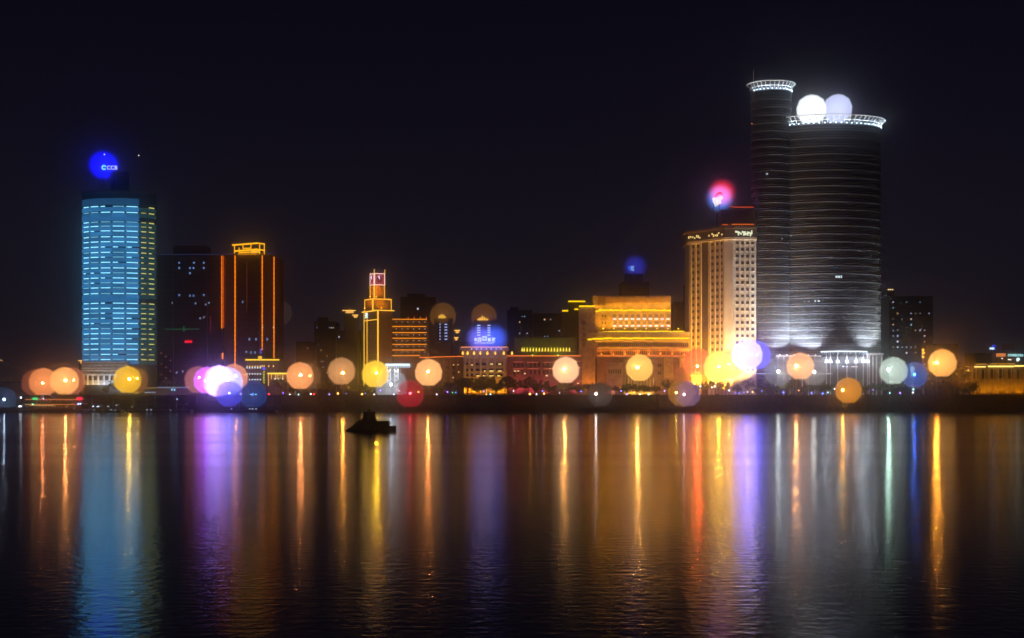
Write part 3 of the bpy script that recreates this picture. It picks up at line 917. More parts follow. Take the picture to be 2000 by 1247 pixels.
# ================================================================== hotel with floodlit facade
PL, PC1, PC2, PR = (X(1348, 916), 916), (X(1416, 893), 893), (X(1431, 891.5), 891.5), (X(1477, 893.5), 893.5)
ht = thing('hotel', 'tall pale stone hotel lit yellow from below with rows of square windows', 'building', base(1416, 893))
HST = surf('hotel_stone', (.56, .52, .42), .8, 0, .15, .15)
zt = Z(469, 893)
part('wall', MB().prism([PL, PC1, PC2, PR, (PR[0], 925), (PL[0], 945)], STREET, zt), HST, ht)
FL, FM, FR = Face(PL, PC1), Face(PC1, PC2), Face(PC2, PR)
part('corner_pier', FM.box(MB(), -.3, FM.L + .3, STREET, zt + 2, .0, 1.0), HST, ht)
for px0, px1 in ((1348, 1352), (1357.6, 1360.8), (1367.6, 1371), (1384.5, 1389), (1395.6, 1398.4), (1405.4, 1408.2), (1413, 1417)):
    part('pilaster', FL.box(MB(), FL.upx(px0), FL.upx(px1), STREET, zt, 0, .75), HST, ht)
for px0, px1 in ((1432, 1436), (1443.4, 1446.4), (1453.4, 1456.4), (1463.5, 1467)):
    part('pilaster', FR.box(MB(), FR.upx(px0), FR.upx(px1), STREET, zt, 0, .45), HST, ht)
part('recess', FL.box(MB(), FL.upx(1371.3), FL.upx(1384.2), STREET, zt, 0, .12), surf('recess_grey', (.10, .09, .085), .8), ht)
HG = surf('hotel_window_glass', (.045, .042, .04), .35)
HF = surf('hotel_window_frame', (.3, .28, .24), .6)
mw = boxmesh(1.75, 1.75, .10, HG, 'window')
mwl = boxmesh(2.6, 1.85, .10, HG, 'window')
msill = boxmesh(2.1, .22, .3, HST, 'sill')
for r_ in range(20):
    z = Z(475.2 + r_ * 12.95, 893)
    for px in (1440, 1450, 1460, 1470):
        q = inst('window', mw, ht, FR.p(FR.upx(px), z, .02), FR.rz)
        sl = inst('sill', msill, q, (0, 0, 0)); sl.location = (0, 0, -1.0)
    for px in (1354.8, 1364.3, 1392.3, 1401.9, 1410.6):
        q = inst('window', mwl, ht, FL.p(FL.upx(px), z, .02), FL.rz)
part('cornice', MB().prism([(PL[0] - 1.8, PL[1] + .5), (PC1[0] - 1, PC1[1] - 2.4), (PC2[0] + 1, PC2[1] - 2.4), (PR[0], PR[1] - 2.2), (PR[0], 925), (PL[0] - 1.8, 945)], zt, zt + 1.3), HST, ht)
rest = part('sky_restaurant', MB().prism([(PL[0] - 2.2, PL[1]), (PC1[0] - 1, PC1[1] - 3), (PC2[0] + 1, PC2[1] - 3), (PR[0], PR[1] - 2.8), (PR[0], 925), (PL[0] - 2.2, 945)], zt + 1.3, zt + 6.6), surf('dark_bronze', (.09, .07, .05), .5), ht)
part('roof_slab', MB().prism([(PL[0] - 4, PL[1]), (PC1[0] - 1, PC1[1] - 4), (PC2[0] + 1, PC2[1] - 4), (PR[0], PR[1] - 3.6), (PR[0], 925), (PL[0] - 4, 945)], zt + 6.6, zt + 8), surf('roof_bronze', (.16, .10, .06), .6), ht)
FL2 = Face((PL[0] - 2.2, PL[1]), (PC1[0] - 1, PC1[1] - 3))
FR2 = Face((PC2[0] + 1, PC2[1] - 3), (PR[0], PR[1] - 2.8))
r2 = random.Random(5)
for px in (1345.5, 1349, 1353, 1357, 1361, 1364, 1367, 1385, 1391, 1394, 1398, 1401, 1404, 1410):
    inst('lit_window', boxmesh(.9, r2.choice((1.0, 1.6)), .12, emit((255, 215, 130), 1.1), 'lit_window'), rest, FL2.p(FL2.upx(px), zt + 3.6 + r2.uniform(-.7, .8), .02), FL2.rz)
for k in range(13):
    inst('lit_window', boxmesh(.8, r2.choice((1.2, 2.6)), .12, emit((240, 245, 205), .95), 'lit_window'), rest, FR2.p(FR2.upx(1437 + k * 2.6), zt + 3.9 + r2.uniform(-.8, .8), .02), FR2.rz)
Yh = 898.0
up = part('upper_block', MB().pbox(1408, 1475, 410, 441.5, Yh, 22), surf('upper_dark', (.08, .05, .04), .7), ht)
part('neon_tube', MB().pbox(1410.5, 1422, 438.2, 440, Yh - 3, .5).pbox(1427, 1472, 437.6, 439.6, Yh - 3, .5), emit((255, 110, 24), .6), up)
part('neon_tube', MB().pbox(1425, 1431, 402.8, 404.4, Yh - .4, .5).pbox(1432.5, 1472, 404, 405.8, Yh - .4, .5), emit((255, 80, 30), .55), up)
part('rail', MB().pbox(1424, 1474, 406, 407, Yh, .4), METAL, up)
part('bracket', MB().tube((X(1424, Yh), Yh - 4, Z(446, Yh)), (X(1421, Yh), Yh - 3.5, Z(439, Yh)), .4).tube((X(1424, Yh), Yh - 4, Z(446, Yh)), (X(1428, Yh), Yh - 3.5, Z(438.5, Yh)), .4), HST, up)
# roof sign: red hat, white script lettering, yellow line
sg = thing('restaurant_sign', 'tilted white lettering under a red hat emblem on hotel roof', 'sign', (X(1402, 896), 896, zt + 8))
part('frame', MB().pbox(1393, 1394, 388, 449, 896.6, .3).pbox(1404, 1405, 385, 449, 896.6, .3), METAL, sg)
text('Pizza', 1391, 1411, 384, 393, 896, emit((250, 250, 255), 1.8), sg, shear=.25, rot=.42)
text('Hut', 1394, 1409, 391, 400, 896, emit((250, 250, 255), 1.8), sg, shear=.25, rot=.42)
s = M(896)
hx, hz = X(1402, 896), Z(379, 896)
hat = [(-6.5, -5.5), (-3, -.5), (1, 3.2), (5, 4.6), (7.5, 2.5), (10, -1), (11.5, -.5), (10.5, -2), (4, 0), (-2, -3.5), (-6, -7)]
mbh = MB()
n = len(hat)
mbh.add([(hx + a * s, 896 + d, hz + b * s) for d in (0, .3) for a, b in hat], [tuple(range(n)), tuple(reversed(range(n, 2 * n)))] + [(i, n + i, n + (i + 1) % n, (i + 1) % n) for i in range(n)])
part('hat_emblem', mbh, emit((255, 50, 40), 1.2), sg)
part('underline', MB().tube((X(1396.5, 896), 895.9, Z(403.5, 896)), (X(1406, 896), 895.9, Z(396.5, 896)), .25), emit((255, 220, 60), 1.4), sg)
# floodlights at the foot of the hotel
for px, Yf, pw in ((1350, 907, 12000), (1359, 904, 12000), (1369, 900, 12000), (1387, 893, 20000), (1397, 890, 20000), (1407, 887, 22000)):
    flood(ht, px, Yf, (255, 168, 44), pw * 4.4, (.25, .5, 2.2), 95)
for px, Yf, pw in ((1418, 882, 26000), (1433, 880, 26000), (1445, 880, 24000), (1458, 880, 22000)):
    flood(ht, px, Yf, (255, 200, 96), pw * 3.0, (-.02, .5, 2.6), 95)
for px, Yf in ((1415, 876), (1438, 875), (1455, 875)):
    flood(ht, px, Yf, (255, 205, 100), 40000, (.12, .45, 2.6), 60)

# ================================================================== round twin tower (right)
rt = thing('round_tower', 'tall dark round twin tower with pale floor bands and white lit crown rings', 'building', base(1595, 905))
TG = surf('tower_dark_glass', (.012, .014, .02), .28, 0, .05, .15)
BAND = surf('band_metal', (.31, .34, .38), .5, .2, .3, .1)
def oval(cxp, Yc, apx, b, k=0, n=80):
    x0, a = X(cxp, Yc), apx * M(Yc)
    return [(x0 + (a + k) * math.sin(2 * math.pi * i / n), Yc - (b + k) * math.cos(2 * math.pi * i / n)) for i in range(n)]
BIG = (1616, 912.0, 102.5, 20.0)
SML = (1506, 906.0, 38.5, 11.0)
ztb, zts = Z(243, 892), Z(176, 895)
part('glass_drum', MB().prism(oval(*BIG), STREET, ztb), TG, rt, smooth=False)
part('glass_drum', MB().prism(oval(*SML), STREET, zts), TG, rt)
def ringmesh(o, k0, k1, z0, z1):
    A, B = oval(*o, k0), oval(*o, k1)
    n = len(A)
    vs = [(x, y, z0) for x, y in A] + [(x, y, z0) for x, y in B] + [(x, y, z1) for x, y in A] + [(x, y, z1) for x, y in B]
    fs = []
    for i in range(n):
        j = (i + 1) % n
        fs += [(n + i, n + j, 3 * n + j, 3 * n + i), (2 * n + i, 3 * n + i, 3 * n + j, 2 * n + j), (i, j, n + j, n + i)]
    return MB().add(vs, fs)
bm_, sm_ = ringmesh(BIG, -.1, .4, -.17, .17).mesh('floor_band', BAND, (X(1616, 912), 912, 0)), ringmesh(SML, -.1, .4, -.17, .17).mesh('floor_band', BAND, (X(1506, 906), 906, 0))
bm2, sm2 = ringmesh(BIG, -.1, .24, -.11, .11).mesh('floor_band', BAND, (X(1616, 912), 912, 0)), ringmesh(SML, -.1, .24, -.11, .11).mesh('floor_band', BAND, (X(1506, 906), 906, 0))
z = STREET + 12.0
nb_ = 0
while z < zts - 3:
    if z < ztb - 2:
        inst('floor_band', bm_, rt, (X(1616, 912), 912, z))
        inst('floor_band', bm2, rt, (X(1616, 912), 912, z + 1.35))
    inst('floor_band', sm_, rt, (X(1506, 906), 906, z))
    inst('floor_band', sm2, rt, (X(1506, 906), 906, z + 1.35))
    z += 5.02
mu = MB()
for o, n in ((BIG, 150), (SML, 62)):
    x0, a = X(o[0], o[1]), o[2] * M(o[1])
    for i in range(n):
        t_ = -math.pi / 2 + math.pi * (i + .5) / n
        p = Vector((x0 + (a + .08) * math.sin(t_), o[1] - (o[3] + .08) * math.cos(t_)))
        mu.box(p.x - .06, p.x + .06, p.y - .06, p.y + .12, STREET, (ztb if o is BIG else zts) - 1)
part('mullions', mu, surf('mullion_grey', (.2, .2, .2), .5), rt, kind='stuff')
CROWNW = emit((195, 225, 240), 1.25)
def crown(o, zt, rpx, n, t0, t1, wide):
    x0, Yc, a, b = X(o[0], o[1]), o[1], o[2] * M(o[1]), o[3]
    def pt(t, k, z): return (x0 + (a + k) * math.sin(t), Yc - (b + k) * math.cos(t), z)
    c = part('crown', ringmesh(o, -1.2, .3, zt, zt + 1.2), METAL, rt)
    up, lo = MB(), MB()
    N = 56
    for i in range(N):
        a0, a1 = 2 * math.pi * i / N, 2 * math.pi * (i + 1) / N
        up.tube(pt(a0, wide, zt + 5.6), pt(a1, wide, zt + 5.6), .32, 5)
        lo.tube(pt(a0, .6, zt + 3.0), pt(a1, .6, zt + 3.0), .26, 5)
    part('upper_ring', up, WHITE, c)
    part('lower_ring', lo, WHITE, c)
    for i in range(n):
        t_ = t0 + (t1 - t0) * (i + .5) / n
        part('strut', MB().tube(pt(t_, .4, zt), pt(t_, .6, zt + 3.0), .2, 5).tube(pt(t_, .6, zt + 3.0), pt(t_, wide, zt + 5.6), .22, 5), WHITE, c)
        t2 = t_ + (t1 - t0) / n * .5
        part('crown_lamp', MB().lathe([(0, -.4), (.45, -.2), (.45, .25), (0, .45)], *pt(t2, .5, zt + 1.0), 6), emit((200, 230, 255), 4.0), c)
        if i % 2 == 0:
            d = bpy.data.lights.new('crown_lamp_light', 'SPOT')
            d.spot_size = R(150)
            d.spot_blend = .5
            d.energy = 1500
            d.color = (.72, .88, 1.0)
            d.shadow_soft_size = .4
            lo_ = bpy.data.objects.new('crown_lamp_light', d)
            COL.objects.link(lo_)
            lo_.parent = c
            lo_.location = Vector(pt(t2, 1.6, zt + .6)) - origin(c)
            lo_.rotation_euler = (math.pi, 0, 0)
    return c
crown(BIG, ztb, 0, 30, -1.5, 1.55, 3.2)
crown(SML, zts, 0, 14, -1.3, 1.5, 2.6)
part('mast', MB().tube((X(1472, 900), 900, zts - 6), (X(1472, 900), 900, Z(137, 900)), .22), surf('mast_bronze', (.5, .35, .25), .5), rt)
part('mast', MB().tube((X(1528, 893), 893, ztb - 2), (X(1528, 893), 893, Z(208, 893)), .12), METAL, rt)
for py in (190, 196, 205, 212, 221): part('edge_lamp', MB().lathe([(0, -.2), (.25, 0), (0, .2)], X(1469.5, 903), 899, Z(py, 899), 6), emit((150, 70, 50), .5), rt)
part('edge_lamp', MB().lathe([(0, -.4), (.8, 0), (0, .4)], X(1466, 903), 898, Z(242.5, 899), 6), emit((220, 130, 90), .8), rt)
def twin(px, py, wpx, hpx, mat, out=.5):
    f = (px - BIG[0]) / BIG[2]
    o = BIG if px > 1530 else SML
    f = (px - o[0]) / o[2]
    t_ = math.asin(f)
    Yv = o[1] - o[3] * math.cos(t_) - out
    inst('lit_window', boxmesh(wpx * M(Yv), hpx * M(Yv), .2, mat, 'lit_window'), rt, (X(px, Yv), Yv, Z(py, Yv)), -0.0)
for (px, py, w_, h_) in ((1526, 466.5, 5, 2), (1532, 465.5, 4, 2), (1536, 460, 2, 2), (1545, 461, 2, 2), (1634, 541, 4, 4), (1639, 541, 4, 4), (1643.5, 541, 2, 5), (1592, 588.5, 2.4, 3), (1599, 588.5, 4, 3), (1571, 588.5, 2, 1.5), (1580, 589, 2, 1.5), (1498, 340, 4, 3)):
    twin(px, py, w_, h_, emit((215, 235, 240), .5 if py == 340 or px < 1590 else 1.0), .6)
for (px, py, w_, h_) in ((1632, 523, 9, 4),): twin(px, py, w_, h_, emit((60, 75, 90), .5), .5)
for k, (dx, h) in enumerate(((0, 3), (1.5, 3), (0, 4), (-1, 3))): twin(1668 + dx, 555 + k * 4, 3, h, emit((90, 120, 255), .9), .6)
for k in range(11):
    twin(1686 + (k % 2) * 1.6, 608 + k * 6.3, 2.6, 2.4, emit((220, 40, 50) if k < 2 else (225, 215, 190), .55 if k < 2 else .6), .6)
# entrance block at the tower foot with a curved canopy on branching posts
Ye = 882.0
eb = part('entrance_block', MB().pbox(1517, 1724, 697, 776, Ye + 3, 8), surf('entrance_glass', (.12, .13, .15), .35), rt)
part('ledge', MB().pbox(1517, 1604, 694, 697, Ye + 1.5, 3), WHITE, eb)
part('ledge', MB().pbox(1694, 1726, 690, 694, Ye + 1.5, 3), WHITE, eb)
for px in (1520, 1531, 1543, 1555, 1567, 1579, 1591): part('mullion', MB().pbox(px - .7, px + .7, 697, 776, Ye + 2.6, .42), WHITE, eb)
for px in (1698, 1705, 1712, 1722): part('mullion', MB().pbox(px - 1.2, px + 1.2, 694, 776, Ye + 2.5, .5), WHITE, eb)
for py in (706, 716, 727): part('transom', MB().pbox(1519, 1604, py - .4, py + .4, Ye + 2.75, .27), WHITE, eb)
part('roof_rail_light', MB().pbox(1470, 1626, 729.8, 731, Ye - 2, .3), emit((215, 230, 240), 1.0), eb)
for px in (1594, 1604.5, 1626): part('rail_post', MB().pbox(px - .4, px + .4, 731, 775, Ye - 2, .3), METAL, eb)
can = MB()
cp = [(X(1650, Ye) + 45 * M(Ye) * math.sin(-1.57 + 3.14 * i / 24), Ye + 3 - 11 * math.cos(-1.57 + 3.14 * i / 24)) for i in range(25)]
can.prism(cp, Z(688.2, Ye), Z(686.6, Ye))
canopy = part('canopy', can, WHITE, rt)
for i in range(24):
    part('edge_light', MB().tube((cp[i][0], cp[i][1] - .2, Z(687.4, Ye)), (cp[i + 1][0], cp[i + 1][1] - .2, Z(687.4, Ye)), .3, 5), emit((225, 240, 255), 1.8), canopy)
for k in range(12):
    i = 1 + 2 * k
    part('fascia_rib', MB().tube((cp[i][0], cp[i][1] + .3, Z(688.2, Ye)), (cp[i][0] * .9 + X(1650, Ye) * .1, cp[i][1] + 2, Z(693, Ye)), .16, 5), emit((200, 220, 255), .9), canopy)
for px, Yv in ((1614, 880), (1622, 877), (1636, 874), (1654, 873), (1672, 874), (1686, 877), (1694, 880)):
    tr = part('branch_post', MB().tube((X(px, Yv), Yv, STREET), (X(px, Yv), Yv, Z(708, Yv)), .3).tube((X(px, Yv), Yv, Z(708, Yv)), (X(px, Yv), Yv, Z(688.5, Yv)), .2), WHITE, canopy)
    bl = MB()
    for (dx, dz) in ((-3, -1.5), (3, -1.5), (-2, 1.5), (2, 1.5), (0, 0)):
        bl.lathe([(0, -.35), (.4, 0), (0, .35)], X(px + dx * .8, Yv), Yv - .4, Z(706.5 - dz, Yv), 6)
    part('spotlight_cluster', bl, emit((235, 240, 255), 5.0), tr)
    d = bpy.data.lights.new('canopy_lamp', 'POINT')
    d.energy = 900
    d.color = (.85, .9, 1)
    lo_ = bpy.data.objects.new('canopy_lamp', d)
    COL.objects.link(lo_)
    lo_.parent = tr
    lo_.location = Vector((X(px, Yv), Yv - 1, Z(703, Yv))) - origin(tr)
pwin(eb, 1647, 716, 3, 2, Ye + 2.5, WHITEL, 'lamp'); pwin(eb, 1654, 716.5, 4, 2, Ye + 2.5, WHITEL, 'lamp')
part('light_strip', MB().pbox(1663, 1676, 716, 717.4, Ye + 2.5, .3), emit((240, 225, 225), 1.1), eb)
# upward floodlights around the tower foot
for px in (1474, 1487, 1500, 1513):
    flood(rt, px, 872, (236, 244, 255), 26000, (.0, .62, 1.6), 85)
for px in (1523, 1537, 1551, 1565, 1579, 1593):
    flood(rt, px, Ye + 5, (236, 244, 255), 42000, (-.1, .45, 1.6), 100, z=Z(697, Ye + 5) + .6)
for px in (1700, 1709, 1718):
    flood(rt, px, Ye + 6, (236, 246, 250), 40000, (.05, .5, 1.6), 100, z=Z(697, Ye + 6) + .6)
for px in (1480, 1530, 1580):
    flood(rt, px, 858, (255, 250, 225), 5000, (.0, .36, 1.5), 60)
for px in (1712,):
    flood(rt, px, 860, (255, 250, 225), 4000, (-.02, .4, 1.5), 45)
#@@PART4

# ================================================================== far dark buildings
FARW = surf('far_wall', (.045, .045, .06), .8)
def far_block(px0, px1, py0, Y, label, wins, roof=None, seed=0, step=None):
    t = thing('far_building', label, 'building', base((px0 + px1) / 2, Y))
    part('wall', MB().pbox(px0, px1, py0, 778, Y, 24), FARW, t)
    if roof: part('plant_room', MB().pbox(roof[0], roof[1], roof[2], py0, Y + 3, 12), FARW, t)
    if step: part('wing', MB().pbox(step[0], step[1], step[2], 778, Y + 4, 20), FARW, t)
    r = random.Random(seed)
    # dark window grid
    k = 0
    y = py0 + 7
    while y < 745:
        part('floor_line', MB().pbox(px0 + 1, px1 - 1, y, y + 1, Y - .2, .22), surf('far_ledge', (.07, .07, .085), .7), t)
        y += 11
    for _ in range(wins):
        c = r.choice(((150, 180, 235), (150, 180, 235), (225, 225, 255), (255, 205, 140), (120, 170, 190)))
        px = px0 + 3 + (px1 - px0 - 6) * (int(r.random() * 9) + .5) / 9
        py = py0 + 10 + 11 * int(r.random() * max(1, (735 - py0 - 12) / 11)) + 2.5
        pwin(t, px, py, r.uniform(1.6, 3), r.uniform(2, 3.4), Y, emit(c, r.choice((.15, .3, .5, .9))), 'lit_window', .15)
    return t
far_block(1737, 1822, 578, 990, 'dark apartment tower with scattered blue windows right of the round tower', 52, (1733, 1748, 568), 11)
t = far_block(614, 656, 628, 1050, 'dark far block with a few bluish windows left of clock tower', 13, (620, 640, 620), 12)
far_block(657, 703, 646, 1040, 'lower dark far block just left of the clock tower', 5, None, 13)
far_block(578, 612, 668, 1030, 'small dark far block right of the neon tower', 4, None, 14)
far_block(782, 850, 580, 1010, 'dark far block rising behind the neon-lined office wing', 9, (795, 830, 574), 15)
far_block(990, 1040, 606, 1030, 'narrow dark far block right of the postal sign', 8, (996, 1012, 600), 16)
far_block(1041, 1098, 612, 1000, 'wide dark far block above the yellow-green roof lamps', 9, None, 17)
far_block(1318, 1346, 590, 1000, 'dark sliver of far block left of the hotel', 4, None, 18)
far_block(1824, 1872, 672, 1000, 'low dark far block behind the orange lamp at right', 3, None, 19)
far_block(886, 924, 668, 990, 'low dark block between the two crowned towers', 3, None, 20)
far_block(1905, 1942, 690, 1010, 'low dark block under the small blue sign at far right', 3, None, 21)
for i, px in enumerate((1735.5, 1739, 1743)):
    l = thing('roof_lamp', ['left', 'middle', 'right'][i] + ' of three warm lamps atop the dark apartment tower', 'lamp', (X(px, 989), 989, Z(568, 989)), 'three roof lamps on the apartment tower')
    part('post', MB().tube((X(px, 989), 994, Z(578, 989)), (X(px, 989), 989, Z(566, 989)), .12), METAL, l)
    part('lamp_head', MB().lathe([(0, -.4), (.5, -.2), (.5, .2), (0, .4)], X(px, 989), 989, Z(566, 989), 6), emit((255, 215, 150), 1.6), l)
rl = thing('lit_lantern_tower', 'small golden lit turret just left of the hotel', 'building', base(1340, 960))
part('turret', MB().pbox(1337, 1344.5, 556, 778, 960, 7), surf('dark_wall', (.03, .03, .045), .7), rl)
part('lit_slot', MB().pbox(1338, 1339.2, 558, 571, 959.6, .4).pbox(1340.2, 1342.6, 561, 572, 959.6, .4).pbox(1343.4, 1344.2, 560, 569, 959.6, .4), emit((255, 185, 80), 1.0), rl)

# ================================================================== lit restaurant row at far right
Y = 880.0
rr_ = thing('restaurant_row', 'long low building with bright yellow eave line at far right', 'building', base(1960, Y))
part('wall', MB().pbox(1893, 2060, 717, 778, Y, 16), surf('row_wall', (.42, .33, .16), .8), rr_)
part('upper_wall', MB().pbox(1948, 2060, 690, 712.6, Y + 5, 10), surf('row_upper', (.20, .17, .14), .8), rr_)
part('eave', MB().pbox(1900, 2060, 712.6, 717, Y - 1.4, 18), CONC, rr_)
part('eave_light', MB().pbox(1903, 1925.5, 715.6, 718, Y - 1.8, .35), emit((255, 214, 110), 1.7), rr_)
part('eave_light', MB().pbox(1930, 1981, 714.6, 717.6, Y - 1.8, .35).pbox(1982, 2060, 713.8, 716.6, Y - 1.8, .35), emit((255, 218, 110), 1.7), rr_)
part('light_string', MB().pbox(1905, 1928, 711, 712.2, Y - 1.2, .3).pbox(1933, 1983, 710.6, 711.8, Y - 1.2, .3), emit((255, 170, 40), .8), rr_)
for k in range(18): part('pillar', MB().pbox(1897 + k * 8.6, 1899.4 + k * 8.6, 717, 778, Y - .5, .52), surf('row_pillar', (.5, .38, .2), .8), rr_)
for k in range(9): part('bay_glass', MB().pbox(1901 + k * 17, 1910 + k * 17, 722, 740, Y - .12, .14), GLASS, rr_)
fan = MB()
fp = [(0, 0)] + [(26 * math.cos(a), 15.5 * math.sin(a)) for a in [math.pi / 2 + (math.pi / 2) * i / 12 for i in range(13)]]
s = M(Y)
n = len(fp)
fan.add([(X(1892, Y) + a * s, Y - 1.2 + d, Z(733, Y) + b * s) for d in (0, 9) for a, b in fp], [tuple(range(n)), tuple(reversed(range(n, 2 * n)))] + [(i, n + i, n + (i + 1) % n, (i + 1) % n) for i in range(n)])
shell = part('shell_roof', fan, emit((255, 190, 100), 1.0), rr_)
for k in range(1, 5):
    a = math.pi / 2 + math.pi / 2 * k / 5
    part('rib', MB().tube((X(1892, Y), Y - 1.4, Z(733, Y)), (X(1892, Y) + 25.5 * s * math.cos(a), Y - 1.4, Z(733, Y) + 15 * s * math.sin(a)), .14), CONC, shell)
part('shell_post', MB().pbox(1888, 1891, 733, 778, Y, 5), surf('row_pillar', (.5, .38, .2), .8), rr_)
for k in range(5): flood(rr_, 1905 + k * 22, Y - 4, (255, 165, 20), 1500, (0, .5, 1), 120)
for px, py in ((1957.5, 700.5), (1970, 702.5), (1973.5, 703), (1987, 705.3)): pwin(rr_, px, py, 3, 2, Y + 5, emit((255, 235, 215), 1.4), 'lit_window', .3)
part('round_light', MB().tube((X(1993.7, Y), Y + 4.4, Z(701.7, Y)), (X(1993.7, Y), Y + 5, Z(701.7, Y)), 1.0, 12), emit((200, 240, 255), 1.5), rr_)
sg = thing('cafe_sign', 'pale cyan lettered cafe sign on the upper wall at far right', 'sign', (X(1984, Y + 4), Y + 4, Z(712, Y + 4)))
part('rail', MB().pbox(1968, 2000, 696.8, 697.4, Y + 4.5, .4), METAL, sg)
text('STARBUCKS', 1969, 1998.5, 692, 696.6, Y + 4.2, emit((170, 240, 245), 1.4), sg)
sg = thing('orange_board', 'plain orange lit board beside the cafe sign', 'sign', (X(1955, Y + 3), Y + 3, Z(697, Y)))
part('panel', MB().pbox(1946, 1964, 690.5, 697, Y + 3.5, .5), emit((225, 130, 70), .85), sg)
part('post', MB().pbox(1950, 1951, 697, 712.6, Y + 3.6, .3).pbox(1959, 1960, 697, 712.6, Y + 3.6, .3), METAL, sg)
sg = thing('blue_shop_sign', 'small bright blue-white sign on low block at far right', 'sign', (X(1938, 1005), 1005, Z(690, 1005)))
part('panel', MB().pbox(1933.5, 1942, 679, 683, 1004.5, .5), emit((190, 220, 255), 1.5), sg)
part('top_panel', MB().pbox(1937.5, 1944.5, 674, 678.5, 1004.6, .5), emit((50, 60, 220), .8), sg)
part('post', MB().pbox(1936.5, 1938, 683, 690.2, 1004.6, .3).pbox(1943, 1943.8, 682, 690.2, 1004.6, .3), METAL, sg)
part('arrow_light', MB().pbox(1942.2, 1947, 681.8, 682.8, 1004.5, .5), emit((80, 90, 240), 1.0), sg)
sg = thing('rooftop_frame', 'dim reddish slatted billboard above the cafe sign', 'billboard', (X(1970, 905), 905, Z(690, 905)))
part('board', MB().pbox(1957, 1982, 671, 684, 905, .4), surf('board_red', (.25, .13, .13), .7), sg)
for k in range(4): part('slat', MB().pbox(1957, 1982, 673 + k * 3, 673.8 + k * 3, 904.7, .28), surf('slat_pale', (.4, .3, .28), .7), sg)
part('leg', MB().pbox(1960, 1961, 684, 700, 905.05, .3), METAL, sg)
part('leg', MB().pbox(1978, 1979, 684, 700, 905.05, .3), METAL, sg)
# illuminated pagoda-like sign posts right of the round tower
for i, (px, py, h) in enumerate(((1782, 711, 26), (1803, 690, 60))):
    t = thing('lantern_pylon', ['slim pylon with cyan light and gold tiers right of round tower', 'slim golden pylon left of the big orange bokeh globe'][i], 'pylon', base(px, 856))
    Yv = 856
    part('post', MB().tube((X(px, Yv), Yv, STREET), (X(px, Yv), Yv, Z(py, Yv)), .5, 8), METAL, t)
    if i == 0:
        part('cyan_light', MB().lathe([(.2, -4.4), (.9, -2), (1.1, 0), (1.4, 2.2), (0, 2.6)], X(px, Yv), Yv, Z(724, Yv), 8), emit((130, 235, 245), 1.4), t)
        for yy, ww in ((722, 6.5), (736, 4), (743, 3), (754, 4)): part('gold_tier', MB().lathe([(ww * .3, -.2), (ww * .3, .2)], X(px + (0 if yy != 722 else .5), Yv), Yv, Z(yy if yy != 722 else 722.5, Yv), 8, .9, .9), emit((255, 190, 50), 1.2), t)
    else:
        for yy in (684, 690, 697): part('gold_tier', MB().lathe([(.5, -.9), (.9, 0), (.2, .9)], X(px, Yv), Yv, Z(yy, Yv), 8), emit((255, 190, 60), 1.2), t)

# ================================================================== ferry terminal, pontoons, ferry
Y = 843.0
ft = thing('ferry_terminal', 'low ferry terminal with dotted white roof lights left of the violet lamp', 'building', base(335, Y))
part('wall', MB().pbox(282, 392, 760, 778, Y, 14), surf('terminal_wall', (.12, .14, .2), .7), ft)
part('roof', MB().pbox(278, 396, 756.5, 759.6, Y - 2, 18), METAL, ft)
for k in range(36): part('roof_lamp', MB().pbox(308 + k * 2.15, 309 + k * 2.15, 756 + (k % 2) * 1.1, 757 + (k % 2) * 1.1, Y - 2.3, .25), emit((170, 205, 255), .9), ft)
for k in range(12): part('roof_lamp', MB().pbox(283 + k * 1.8, 284 + k * 1.8, 766.5, 767.5, Y - .6, .25), emit((170, 205, 255), .8), ft)
for px in (336, 341): pwin(ft, px, 761, 3, 5, Y, emit((140, 215, 255), .9), 'lit_door', .3)
for px in (314, 323.5, 326, 328.5): pwin(ft, px, 773, 1.4, 2, Y - .2, COOLW, 'lamp', .3)
def pontoon(px0, px1, Y, label, lamps, h=3.2, cabin=None):
    t = thing('pontoon', label, 'pontoon', (X((px0 + px1) / 2, Y), Y, 0))
    x0, x1 = X(px0, Y), X(px1, Y)
    part('hull', MB().prism([(x0, Y + 1), (x0 + 1, Y), (x1 - 1, Y), (x1, Y + 1), (x1, Y + 7), (x0, Y + 7)], -.6, 1.3), surf('hull_black', (.03, .03, .035), .6), t)
    part('deck', MB().box(x0 + .2, x1 - .2, Y + .9, Y + 6.8, 1.3, 1.45), CONC, t)
    part('canopy', MB().box(x0 + 3, x1 - 3, Y + 1.2, Y + 6.2, h + 1.2, h + 1.45), METAL, t)
    k = x0 + 3.3
    while k < x1 - 3:
        part('post', MB().tube((k, Y + 1.4, 1.45), (k, Y + 1.4, h + 1.2), .1), METAL, t)
        k += 4
    for (px, py, c, e_) in lamps:
        part('lamp', MB().lathe([(0, -.28), (.32, 0), (0, .28)], X(px, Y + .7), Y + .7, Z(py, Y + .7), 6), emit(c, e_), t)
CW = (200, 225, 255)
pontoon(172, 238, 783, 'dark floating pontoon with a few white lamps below blue tower', [(182, 794, CW, 5), (190, 794.5, CW, 4), (193, 794, CW, 3), (211, 794, CW, 2), (227, 792, CW, 2), (184, 801.5, CW, 1.5), (217, 801, CW, 1.5), (225, 801.5, CW, 2)])
pontoon(246, 372, 785, 'long dark pontoon quay left of the violet lamp reflections', [(258, 795, CW, 1), (346, 780, CW, 3), (333, 801.5, CW, 2), (287, 801, CW, 2), (295, 801, CW, 2)])
pontoon(440, 540, 784, 'dark pontoon below the low hall with lamps in a row', [(488, 799, CW, 2), (493, 799, CW, 2), (500, 799, CW, 2), (452, 799, (150, 140, 255), 3)])

